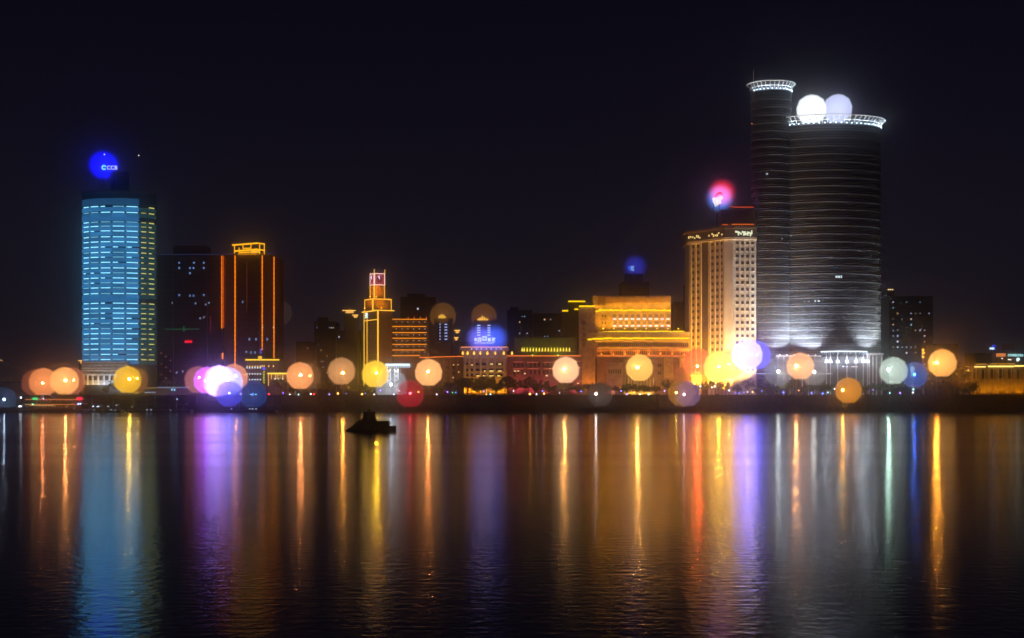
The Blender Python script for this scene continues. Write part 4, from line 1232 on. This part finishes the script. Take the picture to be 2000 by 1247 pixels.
Y = 768.0
fy = thing('ferry', 'double-deck ferry with warm lit decks, green and red signs at far left', 'boat', (X(100, Y), Y + 5, 0))
x0, x1 = X(34, Y), X(168, Y)
HUL = surf('ferry_hull', (.05, .055, .07), .5)
hp = [(x0 - 1, Y + 5), (x0 + 3, Y + 1), (x0 + 8, Y), (x1 - 6, Y), (x1 - 2, Y + 1), (x1, Y + 5), (x1 - 2, Y + 9), (x0 + 8, Y + 10), (x0 + 3, Y + 9)]
part('hull', MB().prism(hp, -.8, 2.0), HUL, fy)
part('rub_rail', MB().prism([(x + (0.15 if x > X(100, Y) else -.15), y + (.15 if y > Y + 5 else -.15)) for x, y in hp], 1.5, 1.8), surf('rail_grey', (.3, .3, .3), .6), fy)
d1 = part('lower_deck', MB().box(x0 + 4, x1 - 3, Y + 1.2, Y + 8.8, 2.0, 2.15), surf('deck', (.25, .2, .15), .8), fy)
part('lower_cabin', MB().box(x0 + 8, x1 - 8, Y + 2.4, Y + 7.6, 2.15, 4.7), surf('cabin', (.42, .38, .32), .6), fy)
part('upper_deck', MB().box(x0 + 3, x1 - 2, Y + .9, Y + 9.1, 4.7, 4.95), WHITE, fy)
part('upper_cabin', MB().box(x0 + 9, x1 - 6, Y + 2.6, Y + 7.4, 4.95, 7.3), surf('cabin', (.42, .38, .32), .6), fy)
part('roof', MB().box(x0 + 4.5, x1 - 3, Y + 1.4, Y + 8.6, 7.3, 7.55), WHITE, fy)
part('wheelhouse', MB().box(x0 + 6, x0 + 12, Y + 3, Y + 7, 7.55, 9.4), WHITE, fy)
for k in range(5): part('window', MB().box(x0 + 6.4 + k * 1.1, x0 + 7.2 + k * 1.1, Y + 2.9, Y + 3.02, 8.2, 9.1), GLASS, fy)
for zz, c in ((7.0, (255, 140, 60)), (4.35, (255, 150, 60))):
    part('deck_light', MB().box(x0 + 4, x1 - 4, Y + .78, Y + .88, zz, zz + .22), emit(c, .85), fy)
part('deck_light', MB().box(x0 + 6, X(105, Y), Y + .8, Y + .9, 3.9, 4.1), emit((255, 190, 120), .9), fy)
for k in range(14):
    xx = x0 + 9.6 + k * 1.75
    part('window', MB().box(xx, xx + 1.1, Y + 2.3, Y + 2.42, 2.9, 4.1), emit((120, 70, 40), .35), fy)
    part('window', MB().box(xx + .6, xx + 1.7, Y + 2.5, Y + 2.62, 5.6, 6.8), emit((110, 62, 40), .3), fy)
for k in range(16):
    xx = x0 + 5 + k * 2
    part('stanchion', MB().tube((xx, Y + 1.1, 2.1), (xx, Y + 1.1, 7.3), .07), METAL, fy)
part('rail', MB().tube((x0 + 4, Y + 1, 5.9), (x1 - 3, Y + 1, 5.9), .06).tube((x0 + 4, Y + 1.2, 3.1), (x1 - 3, Y + 1.2, 3.1), .06), WHITE, fy)
mx = X(84, Y)
part('mast', MB().tube((mx, Y + 5, 7.5), (mx, Y + 5, 10.9), .12), WHITE, fy)
part('stay', MB().tube((mx, Y + 5, 10.7), (x0 + 8, Y + 4, 7.6), .06).tube((mx, Y + 5, 10.7), (mx + 6, Y + 4, 7.6), .06), emit((170, 180, 235), .6), fy)
part('green_sign', MB().pbox(63.5, 73, 777, 781.5, Y, .3), emit((30, 210, 120), 1.2), fy)
part('red_sign', MB().pbox(150, 160.5, 776, 782, Y, .3), emit((255, 25, 60), 1.3), fy)
part('sign_post', MB().tube((X(68, Y), Y + .3, Z(787, Y)), (X(68, Y), Y + .3, Z(780, Y)), .08).tube((X(155, Y), Y + .3, Z(790, Y)), (X(155, Y), Y + .3, Z(780, Y)), .08), METAL, fy)
for px, py, c, e_ in ((41, 777, (225, 235, 255), 8), (38, 794, (215, 230, 255), 6), (41, 794, (215, 230, 255), 5), (64, 790, (120, 255, 190), 4), (153, 789.5, (150, 170, 255), 6), (157, 789, (190, 200, 255), 5), (85, 779, (170, 160, 255), 3)):
    part('lamp', MB().lathe([(0, -.4), (.45, 0), (0, .4)], X(px, Y - .4), Y - .4, Z(py, Y - .4), 6), emit(c, e_), fy)

# ================================================================== channel beacon in mid water
Yb = 287.0
bc = thing('channel_beacon', 'dark stepped concrete beacon base rising from the water', 'beacon', (X(725, Yb), Yb, 0))
BC = surf('beacon_concrete', (.05, .048, .045), .9, 0, 1.2, .3, .4)
s = M(Yb)
xb = X(725, Yb)
rockm = MB()
pr = []
rk = random.Random(4)
ringpts = []
for (z, r) in ((-1.0, 5.0), (.25, 4.3), (.75, 3.9), (1.3, 2.9), (1.8, 2.2), (2.3, 1.6)):
    ringpts.append([(xb - 1.0 + r * math.cos(2 * math.pi * i / 18) * rk.uniform(.88, 1.08) * (1.0 if math.cos(2 * math.pi * i / 18) < 0 else .7), Yb + 4 + r * math.sin(2 * math.pi * i / 18) * .85, z + rk.uniform(-.1, .1)) for i in range(18)])
for rr2 in ringpts: rockm.v += rr2
for k in range(len(ringpts) - 1):
    for i in range(18): rockm.f.append((k * 18 + i, k * 18 + (i + 1) % 18, (k + 1) * 18 + (i + 1) % 18, (k + 1) * 18 + i))
rockm.f.append(tuple(range(90, 108)))
part('rock', rockm, BC, bc)
part('step', MB().box(X(722, Yb), X(769, Yb), Yb + 1.5, Yb + 6.5, -1, Z(833, Yb)), BC, bc)
part('step', MB().box(X(722, Yb), X(756, Yb), Yb + 2, Yb + 6, Z(833, Yb), Z(823, Yb)), BC, bc)
part('tower', MB().lathe([(1.75, 0), (1.5, .4), (1.25, 1.0), (1.2, 1.7), (1.4, 1.75), (1.4, 1.95), (.4, 2.0), (.35, 2.4), (0, 2.55)], X(717, Yb), Yb + 4, 2.0, 14), BC, bc)
part('ladder', MB().tube((X(728, Yb), Yb + 2.85, 2.3), (X(727, Yb), Yb + 2.9, 3.8), .03).tube((X(731, Yb), Yb + 2.85, 2.3), (X(730, Yb), Yb + 2.9, 3.8), .03), METAL, bc)

# ================================================================== far suspension bridge (lights at left edge)
Y = 3000.0
br = thing('suspension_bridge', 'faint lamps of a far suspension bridge cable at left edge', 'bridge', (X(10, Y), Y, STREET))
pts = []
for i in range(15):
    px = -30 + i * 9
    pts.append((X(px, Y), Y, Z(690 + 44 * (1 - (1 - (px + 30) / 160.0) ** 2), Y)))
cbm = MB()
for a, b in zip(pts, pts[1:]): cbm.tube(a, b, .6, 5)
part('cable', cbm, METAL, br)
part('tower', MB().box(X(-32, Y) - 4, X(-32, Y) + 4, Y, Y + 8, STREET, pts[0][2] + 4), CONC, br)
part('deck', MB().box(X(-200, Y), X(240, Y), Y - 6, Y + 6, Z(748, Y), Z(746, Y)), DARKC, br)
for i, p in enumerate(pts[4:11]):
    part('cable_lamp', MB().lathe([(0, -1.0), (1.0, 0), (0, 1.0)], *p, 6), emit((200, 150, 80), .5), br)
part('hanger', MB().tube(pts[6], (pts[6][0], Y, Z(747, Y)), .3, 4), METAL, br)
part('cable_lamp', MB().lathe([(0, -1.3), (4, 0), (0, 1.3)], X(2, Y), Y, Z(704, Y), 8), emit((255, 190, 120), 1.5), br)
for px in (8, 24): part('deck_lamp', MB().lathe([(0, -1.2), (1.4, 0), (0, 1.2)], X(px, Y), Y - 5, Z(740.5, Y), 6), emit((255, 180, 110), 1.2), br)
#@@PART5

# ================================================================== bokeh globes: lens-blur discs of the lights, added as glowing shells
OCT = [(0.0, -.97), (.42, -.955), (.72, -.70), (.94, -.44), (1.0, .10), (.80, .62), (.42, .88), (0.0, 1.0)]
GL = {}
def globe_mesh(mat, key, soft):  # shared shell of the added bokeh globes
    if key not in GL:
        if soft:
            prof = [(math.sin(math.pi * i / 12), -math.cos(math.pi * i / 12)) for i in range(13)]
            prof[0] = (0, -1.0); prof[-1] = (0, 1.0)
        else: prof = OCT
        GL[key] = MB().lathe(prof, 0, 0, 0, 28).mesh('globe', mat)
        if soft: GL[key].shade_smooth()
    return GL[key]
LAYERS = (1.0, .96, .92, .87, .6, .35)
def lamp(px, py, r, col, label, Y=820, lvl=1.0, a=.45, bulb=0, ground=STREET, soft=False, rx=1.0, group=None, spark=(0, 0), name='bokeh_globe', bcol=None):  # adds a bokeh globe around a light; the globe itself is no lamp
    s = M(Y)
    c = Vector((X(px, Y), Y, Z(py, Y)))
    t = thing(name, label, 'lamp', (c.x, c.y, ground), group)
    h = Vector((X(px + spark[0], Y), Y, Z(py + spark[1], Y)))
    po = part('post', MB().lathe([(.45, 0), (.4, .6), (.16, .9), (.12, max(1.0, h.z - ground - .4))], h.x, h.y, ground, 8), METAL, t)
    rw = r * s
    mat = soft_mat(col, lvl, rw) if soft else bokeh_mat(col, lvl, a)
    for k_, f in enumerate((1.0,) if soft else LAYERS):
        g_ = inst('globe' if k_ == 0 else 'bokeh_layer', globe_mesh(mat, ('o', mat.name_full), soft), t, c)
        g_.scale = (rw * rx * f, rw * rx * f, rw * f)
    if not soft:
        g_ = inst('bokeh_inner', globe_mesh(inner_mat(), 'in', False), t, c)
        g_.scale = (rw * rx * .84, rw * rx * .84, rw * .84)
    if bulb:
        hb = MB().lathe([(0, -.5), (.5, -.3), (.62, .1), (.3, .6), (0, .7)], h.x, h.y, h.z, 8)
        part('lamp_head', hb, emit(bcol or col, bulb), t)
    return t
PEACH, ORNG, GOLD_, YEL = (255, 176, 112), (255, 150, 84), (246, 190, 46), (255, 206, 70)
B1 = 1000
G1 = 'lamps with bokeh globes along the waterfront'
lamp(70, 748, 28.5, (120, 58, 40), 'dim reddish lamp with bokeh globe, leftmost of four above the ferry', 826, .8, .25, 25, group=G1)
lamp(85, 746, 28.5, (238, 140, 80), 'orange lamp with bokeh globe second from left above the ferry', 822, .9, .4, B1 * .45, group=G1, spark=(-2, 3))
lamp(126, 744, 28, (255, 178, 100), 'bright peach lamp with bokeh globe third from left above the ferry', 818, .95, .5, B1, group=G1, spark=(2, 0), bcol=ORNG)
lamp(140, 744, 28, (170, 90, 62), 'dim orange lamp with bokeh globe behind the bright peach one above the ferry', 828, .8, .3, B1 * .5, group=G1, spark=(4, -1), bcol=ORNG)
lamp(248.5, 741.5, 27.5, (238, 180, 30), 'golden yellow lamp with bokeh globe at right foot of the blue tower', 818, .95, .5, B1 * .8, group=G1, spark=(4, -.5), bcol=YEL)
lamp(263, 742, 27.5, (110, 58, 30), 'dim brown lamp with bokeh globe behind the golden one near blue tower', 826, .8, .25, B1 * .25, group=G1, spark=(5, -2), bcol=YEL)
lamp(387, 741.5, 27.5, (165, 98, 76), 'dim orange lamp with bokeh globe left of the white-violet lamp cluster', 824, .85, .35, B1 * .7, group=G1, spark=(3, -3), bcol=ORNG)
lamp(457, 737.5, 28, (226, 140, 92), 'peach lamp with bokeh globe right of the white-violet lamp cluster', 822, .95, .45, B1, group=G1, spark=(3, -2), bcol=ORNG)
lamp(405, 743, 27, (190, 90, 255), 'pink-violet lamp with bokeh globe at left of bright white cluster', 816, 1.7, .55, 1500, group=G1, spark=(-4, 2), bcol=(140, 50, 255))
lamp(428, 745, 32, (175, 140, 255), 'brilliant white lamp with bokeh globe in the middle of violet cluster', 815, 4.5, .6, 1500, group=G1, bcol=(150, 90, 255))
lamp(446, 745.5, 29, (140, 165, 255), 'blue-white lamp with bokeh globe at right of bright white cluster', 816.5, 1.8, .55, 1500, group=G1, bcol=(110, 110, 255))
lamp(448, 768.5, 27.5, (64, 62, 205), 'deep blue lamp with bokeh globe low below the white-violet cluster', 800, .85, .4, 60, PROM, group=G1, bcol=(90, 90, 255))
lamp(494, 771, 29, (28, 58, 120), 'dim blue lamp with bokeh globe on lower quay below the low hall', 800, .7, .25, 20, PROM, group=G1)
lamp(586, 734, 27.5, (246, 160, 98), 'peach lamp with bokeh globe on quay right of the low arcade', 820, .95, .5, B1, group=G1, spark=(1.5, -1), bcol=ORNG)
lamp(601, 735, 27.5, (98, 66, 42), 'dim brown lamp with bokeh globe behind the peach one right of arcade', 828, .8, .25, B1 * .2, group=G1, spark=(4, 0), bcol=YEL)
lamp(667, 725, 28, (196, 140, 92), 'pale orange lamp with bokeh globe between low arcade and clock tower', 824, .85, .4, B1 * .75, group=G1, spark=(3, 4), bcol=(255, 160, 60))
lamp(733, 730.5, 27.5, (252, 204, 62), 'yellow lamp with bokeh globe at the foot of the clock tower', 820, .95, .5, B1 * 1.1, group=G1, spark=(2, -1), bcol=(255, 196, 40))
lamp(764, 752, 33, (150, 156, 168), 'pale grey-white lamp with bokeh globe in front of white gateway', 836, .75, .3, 60, group=G1, bcol=(220, 235, 255))
lamp(801, 769, 28.5, (196, 22, 44), 'red lamp with bokeh globe on lower quay right of the gateway', 801, .45, .3, 40, PROM, group=G1, bcol=(255, 60, 60))
lamp(837, 727.5, 27.5, (255, 184, 116), 'bright peach lamp with bokeh globe below the orange roof line', 818, 1.0, .55, B1 * 1.4, group=G1, spark=(-1, -1), bcol=(255, 140, 66))
lamp(1105, 722.5, 27, (255, 196, 150), 'pinkish lamp with bokeh globe in front of the long brick hall', 818, 1.0, .6, B1 * 1.7, group=G1, spark=(-3, -1), bcol=(255, 168, 80))
lamp(1249, 718.5, 27.5, (255, 196, 98), 'warm yellow lamp with bokeh globe before the golden building porch', 818, .95, .5, B1 * 1.7, group=G1, spark=(-4, 0), bcol=(255, 176, 84))
lamp(1330, 767.5, 27, (150, 98, 28), 'dim gold lamp with bokeh globe low on quay below golden building', 802, .7, .3, 60, PROM, group=G1, spark=(-9, 0), bcol=YEL)
lamp(1343, 769, 26.5, (108, 88, 132), 'dim mauve lamp with bokeh globe overlapping the gold one on quay', 800, .7, .3, 70, PROM, group=G1, spark=(-7, 2), bcol=(255, 210, 220))
lamp(1362, 708, 30, (255, 96, 72), 'red-orange lamp with bokeh globe at left foot of the hotel', 838, .75, .3, 1500, group=G1, spark=(0, 8), bcol=(255, 50, 26))
lamp(1404, 717, 31, (255, 206, 90), 'brilliant yellow lamp with bokeh globe at the foot of the hotel', 830, 1.5, .5, 1500, group=G1, bcol=(255, 190, 60))
lamp(1424, 712, 31, (255, 170, 60), 'orange-yellow lamp with bokeh globe between hotel corner and blue lamp', 840, 1.4, .45, 900, group=G1, bcol=(255, 180, 70))
lamp(1460, 693, 30, (120, 112, 255), 'bright blue-white lamp with bokeh globe at right foot of the hotel', 826, 5.0, .55, 2200, group=G1, bcol=(90, 80, 255))
lamp(1478, 694, 28, (86, 80, 255), 'violet-blue lamp with bokeh globe between hotel and round tower', 834, 1.5, .45, 1800, group=G1, bcol=(70, 60, 255))
lamp(1520, 726, 29, (112, 118, 128), 'dim grey lamp with bokeh globe at left foot of round tower', 838, .6, .25, 200, group=G1, bcol=(225, 235, 235))
lamp(1563, 715, 27.5, (250, 178, 120), 'peach lamp with bokeh globe in front of the round tower', 822, .95, .45, B1 * 1.3, group=G1, spark=(-8, 0), bcol=(255, 160, 90))
lamp(1590, 727, 28, (118, 118, 120), 'dim grey lamp with bokeh globe right of the peach one before round tower', 838, .6, .25, 160, group=G1, bcol=(235, 235, 225))
lamp(1657, 762.5, 26.5, (196, 122, 18), 'dark amber lamp with faceted bokeh globe low on quay before round tower', 802, .9, .5, B1 * .35, PROM, group=G1, spark=(-11, 0), bcol=(255, 170, 60))
lamp(1745, 724, 28, (188, 206, 192), 'pale greenish-white lamp with bokeh globe right of the round tower', 820, .85, .45, B1 * .75, group=G1, spark=(-9, -1), bcol=(190, 240, 220))
lamp(1786, 732, 27, (34, 78, 150), 'blue lamp with bokeh globe beside the cyan pylon', 824, .7, .3, 160, group=G1, bcol=(30, 90, 255))
lamp(1840.5, 709, 28, (255, 178, 92), 'large orange lamp with bokeh globe at right before dark trees', 818, .98, .5, B1 * 2.2, group=G1, spark=(-11, 0), bcol=(255, 156, 50))
lamp(1880, 726, 40, (140, 78, 8), 'big dim amber bokeh globe in front of the shell roof', 845, .5, .25, 0, group=G1, soft=True)
lamp(8, 781, 26, (26, 44, 72), 'faint blue lamp with bokeh globe at the left edge of quay', 800, .8, .25, 40, PROM, group=G1, bcol=(200, 225, 255))
lamp(1172, 770, 26, (44, 38, 38), 'very faint grey lamp with bokeh globe low below golden building', 800, .8, .25, 70, PROM, group=G1, bcol=(255, 230, 220), spark=(-8, 0))
# added bokeh globes over roofs, towers and signs, posts included
G2 = 'bokeh globes over roofs and signs'
def roof_z(py, Y): return Z(py, Y)
lamp(202, 323, 33, (8, 6, 255), 'deep blue bokeh globe behind the CCB roof sign', 899, 2.6, .4, 0, roof_z(379, 902), True, group=G2)
lamp(216, 323, 30, (10, 14, 120), 'dim navy bokeh globe right behind the CCB roof sign', 904, .6, .4, 0, roof_z(379, 902), True, group=G2)
lamp(1410, 377, 31, (255, 34, 44), 'red bokeh globe above the tilted restaurant sign', 905, 1.0, .4, 0, roof_z(440, 905), True, group=G2)
lamp(1406, 387, 31, (70, 140, 255), 'blue bokeh globe behind the tilted restaurant sign', 903, 1.0, .4, 0, roof_z(440, 905), True, group=G2)
lamp(1240.5, 521, 27.5, (34, 34, 140), 'dark blue bokeh globe behind two-character blue sign', 952, .95, .4, 0, roof_z(535, 952), True, group=G2)
lamp(937, 661, 31, (100, 100, 235), 'left violet-blue bokeh globe over the postal sign', 879, 1.1, .4, 0, STREET, True, group=G2)
lamp(966, 661, 31, (60, 90, 235), 'right blue bokeh globe over the postal sign', 880, 1.1, .4, 0, STREET, True, group=G2)
lamp(1585, 214, 29.5, (238, 246, 255), 'brilliant white bokeh globe over round tower roof, left of the pair', 912, 1.3, .6, 0, ztb, group=G2)
lamp(1636, 212, 28.5, (206, 214, 255), 'lilac-white bokeh globe over round tower roof, right of the pair', 912, 1.05, .55, 0, ztb, group=G2)
lamp(865, 617, 27, (98, 62, 26), 'dim brown bokeh globe over crown of tower left of postal sign', 962, .8, .3, 0, Z(622, 962), group=G2)
lamp(945, 618, 26, (96, 56, 14), 'dim brown bokeh globe over crown of tower behind postal sign', 957, .8, .3, 0, Z(626, 957), group=G2)
lamp(545, 611, 26, (46, 36, 34), 'faint grey bokeh globe with a white spark right of neon tower', 980, .8, .3, 30, STREET, group=G2, bcol=(255, 235, 210), spark=(4, -1))

# ================================================================== small quay lights
SM = {'white': (225, 232, 255), 'blue': (80, 105, 255), 'violet': (130, 90, 255), 'red': (255, 40, 34), 'orange': (255, 170, 80), 'cyan': (150, 240, 235), 'yellow': (255, 215, 60), 'green': (60, 230, 90)}
small = [(607, 770, 'white', 1), (613, 772, 'red', 1.3), (643, 772, 'blue', 1), (660, 769, 'orange', 1.4), (676, 769, 'blue', .7), (707, 771, 'orange', 1.4), (713.5, 769, 'blue', .7), (731, 772, 'white', .8),
         (743, 763, 'violet', 1), (769, 776, 'white', .8), (780, 764, 'white', .9), (793, 768, 'blue', .9), (804, 767, 'violet', 1.1), (817, 766, 'orange', 1.8), (853, 775, 'white', .8), (874, 766, 'violet', 1.1), (884, 767, 'green', .7), (890, 767, 'blue', .8),
         (945.5, 765, 'blue', .9), (950, 771, 'orange', .8), (958, 773, 'cyan', 1), (1003, 764, 'white', .7), (1035, 770, 'orange', 1.6), (1048, 771, 'white', .9), (1060, 764, 'blue', .9), (1062.5, 769, 'orange', 1.3), (1093, 768, 'white', .5), (1135, 765, 'blue', .9), (1164, 770, 'white', 1.5),
         (1213, 764, 'blue', .9), (1224, 772, 'blue', 1.1), (1238, 767, 'yellow', .8), (1250, 772, 'white', .8), (1267, 772, 'cyan', 1.2), (1298, 764, 'blue', 1), (1368, 755, 'white', 1), (1390, 757, 'white', .8), (1396, 755, 'white', 1), (1410, 747, 'red', 1.7), (1424, 763, 'white', 1),
         (1437, 768, 'blue', .8), (1444, 768, 'blue', .8), (1453, 767, 'blue', .9), (1460, 766, 'white', .8), (1470, 766, 'orange', 1.2), (1488, 764, 'blue', .8), (1530, 767, 'blue', 1.2), (1560, 763, 'orange', .8), (1585, 768, 'blue', 1.1), (1607, 769, 'blue', 1.2), (1617, 767, 'cyan', .9), (1630, 760, 'white', .9), (1705, 762, 'violet', .9), (1738, 768, 'cyan', .8), (1758, 768, 'violet', 1.2), (1783, 767, 'white', 1), (1784, 761, 'cyan', 1),
         (525, 774, 'red', 1.2), (553, 768, 'violet', .8), (566, 773, 'white', .8), (583, 775, 'cyan', .8), (470, 770, 'white', 1.6), (490, 774, 'cyan', 1), (500, 774, 'cyan', 1)]
cnt = {}
LM = {}
for (px, py, cn, sz) in sorted(small):
    cnt[cn] = cnt.get(cn, 0) + 1
    Y = 815.5
    t = thing('quay_light', 'small %s light on quay terrace, %s %s one from left' % (cn, ORD[cnt[cn] - 1], cn), 'lamp', (X(px, Y), Y, STREET), 'small lights along the quay terrace')
    zz = max(Z(py, Y), STREET + 1.2)
    part('post', MB().lathe([(.16, 0), (.07, .2), (.06, max(.3, zz - STREET - .2))], X(px, Y), Y, STREET, 6), METAL, t)
    if cn not in LM: LM[cn] = MB().lathe([(0, -.36), (.3, -.2), (.34, .12), (0, .4)], 0, 0, 0, 7).mesh('lamp_head', emit(SM[cn], 7))
    inst('lamp_head', LM[cn], t, (X(px, Y), Y, zz)).scale = (sz, sz, sz)

# ================================================================== cars on the quay road
def car_meshes():
    prof = [(-2.2, .35), (-2.25, .8), (-1.9, .95), (-1.1, 1.0), (-.5, 1.45), (.9, 1.47), (1.6, 1.0), (2.15, .9), (2.25, .5), (2.2, .35)]
    n = len(prof)
    b = MB()
    b.add([(x, -.85, z) for x, z in prof] + [(x, .85, z) for x, z in prof], [tuple(range(n)), tuple(reversed(range(n, 2 * n)))] + [(i, n + i, n + (i + 1) % n, (i + 1) % n) for i in range(n)])
    g = MB().add([(-.95, -.87, 1.02), (1.45, -.87, 1.02), (.85, -.87, 1.4), (-.48, -.87, 1.4)], [(0, 1, 2, 3)])
    g.hexa([(-.95, -.88, 1.02), (1.42, -.88, 1.02), (1.42, -.86, 1.02), (-.95, -.86, 1.02), (-.46, -.88, 1.4), (.85, -.88, 1.4), (.85, -.86, 1.4), (-.46, -.86, 1.4)])
    wh = MB().tube((0, -.1, 0), (0, .1, 0), .33, 12)
    return b, g, wh
cb_, cg_, cw_ = car_meshes()
paint = [surf('car_paint_' + n, c, .3, .3) for n, c in (('silver', (.4, .4, .42)), ('black', (.02, .02, .02)), ('white', (.7, .7, .7)), ('red', (.35, .03, .03)), ('blue', (.04, .07, .25)))]
CMS = [cb_.mesh('body', p) for p in paint]
cgm, cwm = cg_.mesh('window', GLASS), cw_.mesh('wheel', surf('tyre', (.02, .02, .02), .8))
hl = MB().lathe([(0, -.14), (.16, 0), (0, .14)], 0, 0, 0, 6).mesh('headlight', emit((235, 240, 255), 12))
tl = MB().box(-.08, .08, -.2, .2, -.1, .1).mesh('taillight', emit((255, 24, 20), 6))
NAMES = ['silver', 'black', 'white', 'red', 'blue']
cars = [(617, -1), (640, 1), (655, -1), (690, 1), (775, 1), (790, 1), (905, 1), (925, 1), (968, 1), (985, 1), (1002, 1), (1019, 1), (1036, -1), (1070, 1), (1190, -1), (1230, -1), (1260, -1), (1285, -1), (1400, 1), (1478, 1), (1500, 1), (1515, 1), (1545, -1), (1568, 1), (1590, 1), (1610, -1), (1690, 1), (1800, -1)]
for i, (px, d) in enumerate(cars):
    ci = (i * 3) % 5
    Y = 827.5 if d > 0 else 834.5
    t = thing('car', '%s car on the quay road, %s car from the left' % (NAMES[ci], ORD[i]), 'car', (X(px, Y), Y, STREET + .004), 'cars on the quay road')
    rz = 0 if d > 0 else math.pi
    t.rotation_euler = (0, 0, rz)
    def sub(nm, me, loc):
        o = bpy.data.objects.new(nm, me)
        COL.objects.link(o)
        o.parent = t
        o.location = loc
        return o
    sub('body', CMS[ci], (0, 0, 0))
    sub('window', cgm, (0, 0, 0))
    sub('window', cgm, (0, 1.74, 0))
    for xx in (-1.4, 1.4):
        for yy in (-.82, .82): sub('wheel', cwm, (xx, yy, .33))
    for yy in (-.6, .6):
        sub('headlight', hl, (2.28, yy, .7))
        sub('taillight', tl, (-2.27, yy, .8))

# ================================================================== trees along the terrace
def tree_meshes(seed, h, rad):
    r = random.Random(seed)
    tr = MB().tube((0, 0, 0), (.1, .05, h * .45), .28, 7, .17)
    limbs = []
    for i in range(5):
        a = 2 * math.pi * i / 5 + r.uniform(-.4, .4)
        e_ = (rad * .55 * math.cos(a), rad * .55 * math.sin(a), h * r.uniform(.6, .8))
        tr.tube((.1, .05, h * .42), e_, .14, 5, .05)
        limbs.append(e_)
    limbs.append((0, 0, h * .85))
    lf = MB()
    cl = []
    for i in range(26):
        b = r.choice(limbs)
        cl.append(Vector(b) + Vector((r.gauss(0, rad * .33), r.gauss(0, rad * .33), r.gauss(0, h * .11))))
    for i in range(900):
        c = r.choice(cl) + Vector((r.gauss(0, .5), r.gauss(0, .5), r.gauss(0, .4)))
        if c.z < h * .32: continue
        u = Vector((r.gauss(0, 1), r.gauss(0, 1), r.gauss(0, 1))).normalized()
        v = u.orthogonal().normalized()
        s_ = r.uniform(.22, .5)
        lf.add([c - u * s_, c + v * s_ * .55, c + u * s_, c - v * s_ * .55], [(0, 1, 2, 3)])
    return tr.mesh('trunk', surf('bark', (.07, .05, .035), .9)), lf.mesh('crown', LEAF)
LEAF = surf('leaf', (.05, .085, .025), .6, 0, .8, .4)
TV = [tree_meshes(20 + i, hh, rr3) for i, (hh, rr3) in enumerate(((8, 3.4), (9.5, 4.0), (7, 3.2), (10.5, 4.4), (6, 3.0)))]
tx = []
r = random.Random(31)
p = 196
while p < 1880:
    p += r.uniform(13, 24)
    if 280 < p < 560 and r.random() < .6: continue
    tx.append((p, r.uniform(842, 866)))
for k in range(9): tx.append((1818 + k * 10.5 + r.uniform(-3, 3), r.uniform(858, 872)))
for k in range(6): tx.append((905 + k * 16, 868))
tx.sort()
for i, (px, Y) in enumerate(tx):
    k = r.randrange(5)
    big = 1.0
    if 1812 < px < 1875: k, big = 3, 1.65
    elif 860 < px < 1130: big = 1.15
    lab = 'leafy dark tree on the terrace, %s tree from the left' % (ORD[i] if i < 50 else 'about fiftieth')
    t = thing('street_tree', lab, 'tree', (X(px, Y), Y, STREET), 'trees along the quay terrace')
    if i >= 50: t['label'] = 'leafy dark tree on the terrace, %s tree from the right' % ORD[len(tx) - 1 - i]
    for nm, me in zip(('trunk', 'crown'), TV[k]):
        o = bpy.data.objects.new(nm, me)
        COL.objects.link(o)
        o.parent = t
    t.rotation_euler = (0, 0, r.uniform(0, 6.28))
    f = big * r.uniform(.85, 1.15)
    t.scale = (f, f, f)

# ================================================================== thin haze added to imitate the lens-blur glow around lights
hz = bpy.data.objects.new('haze', MB().box(-2500, 2500, -50, 3300, -7, 330).mesh('haze', None))
COL.objects.link(hz)
hz['kind'] = 'stuff'
hz['label'] = 'thin haze added for the blurred glow over the harbour'
m = bpy.data.materials.new('bloom_haze')
m.use_nodes = True
n = m.node_tree
n.nodes.clear()
o = n.nodes.new('ShaderNodeOutputMaterial')
v = n.nodes.new('ShaderNodeVolumePrincipled')
v.inputs['Color'].default_value = (.9, .9, .95, 1)
v.inputs['Density'].default_value = .00034
v.inputs['Anisotropy'].default_value = .99
n.links.new(v.outputs[0], o.inputs['Volume'])
hz.data.materials.append(m)
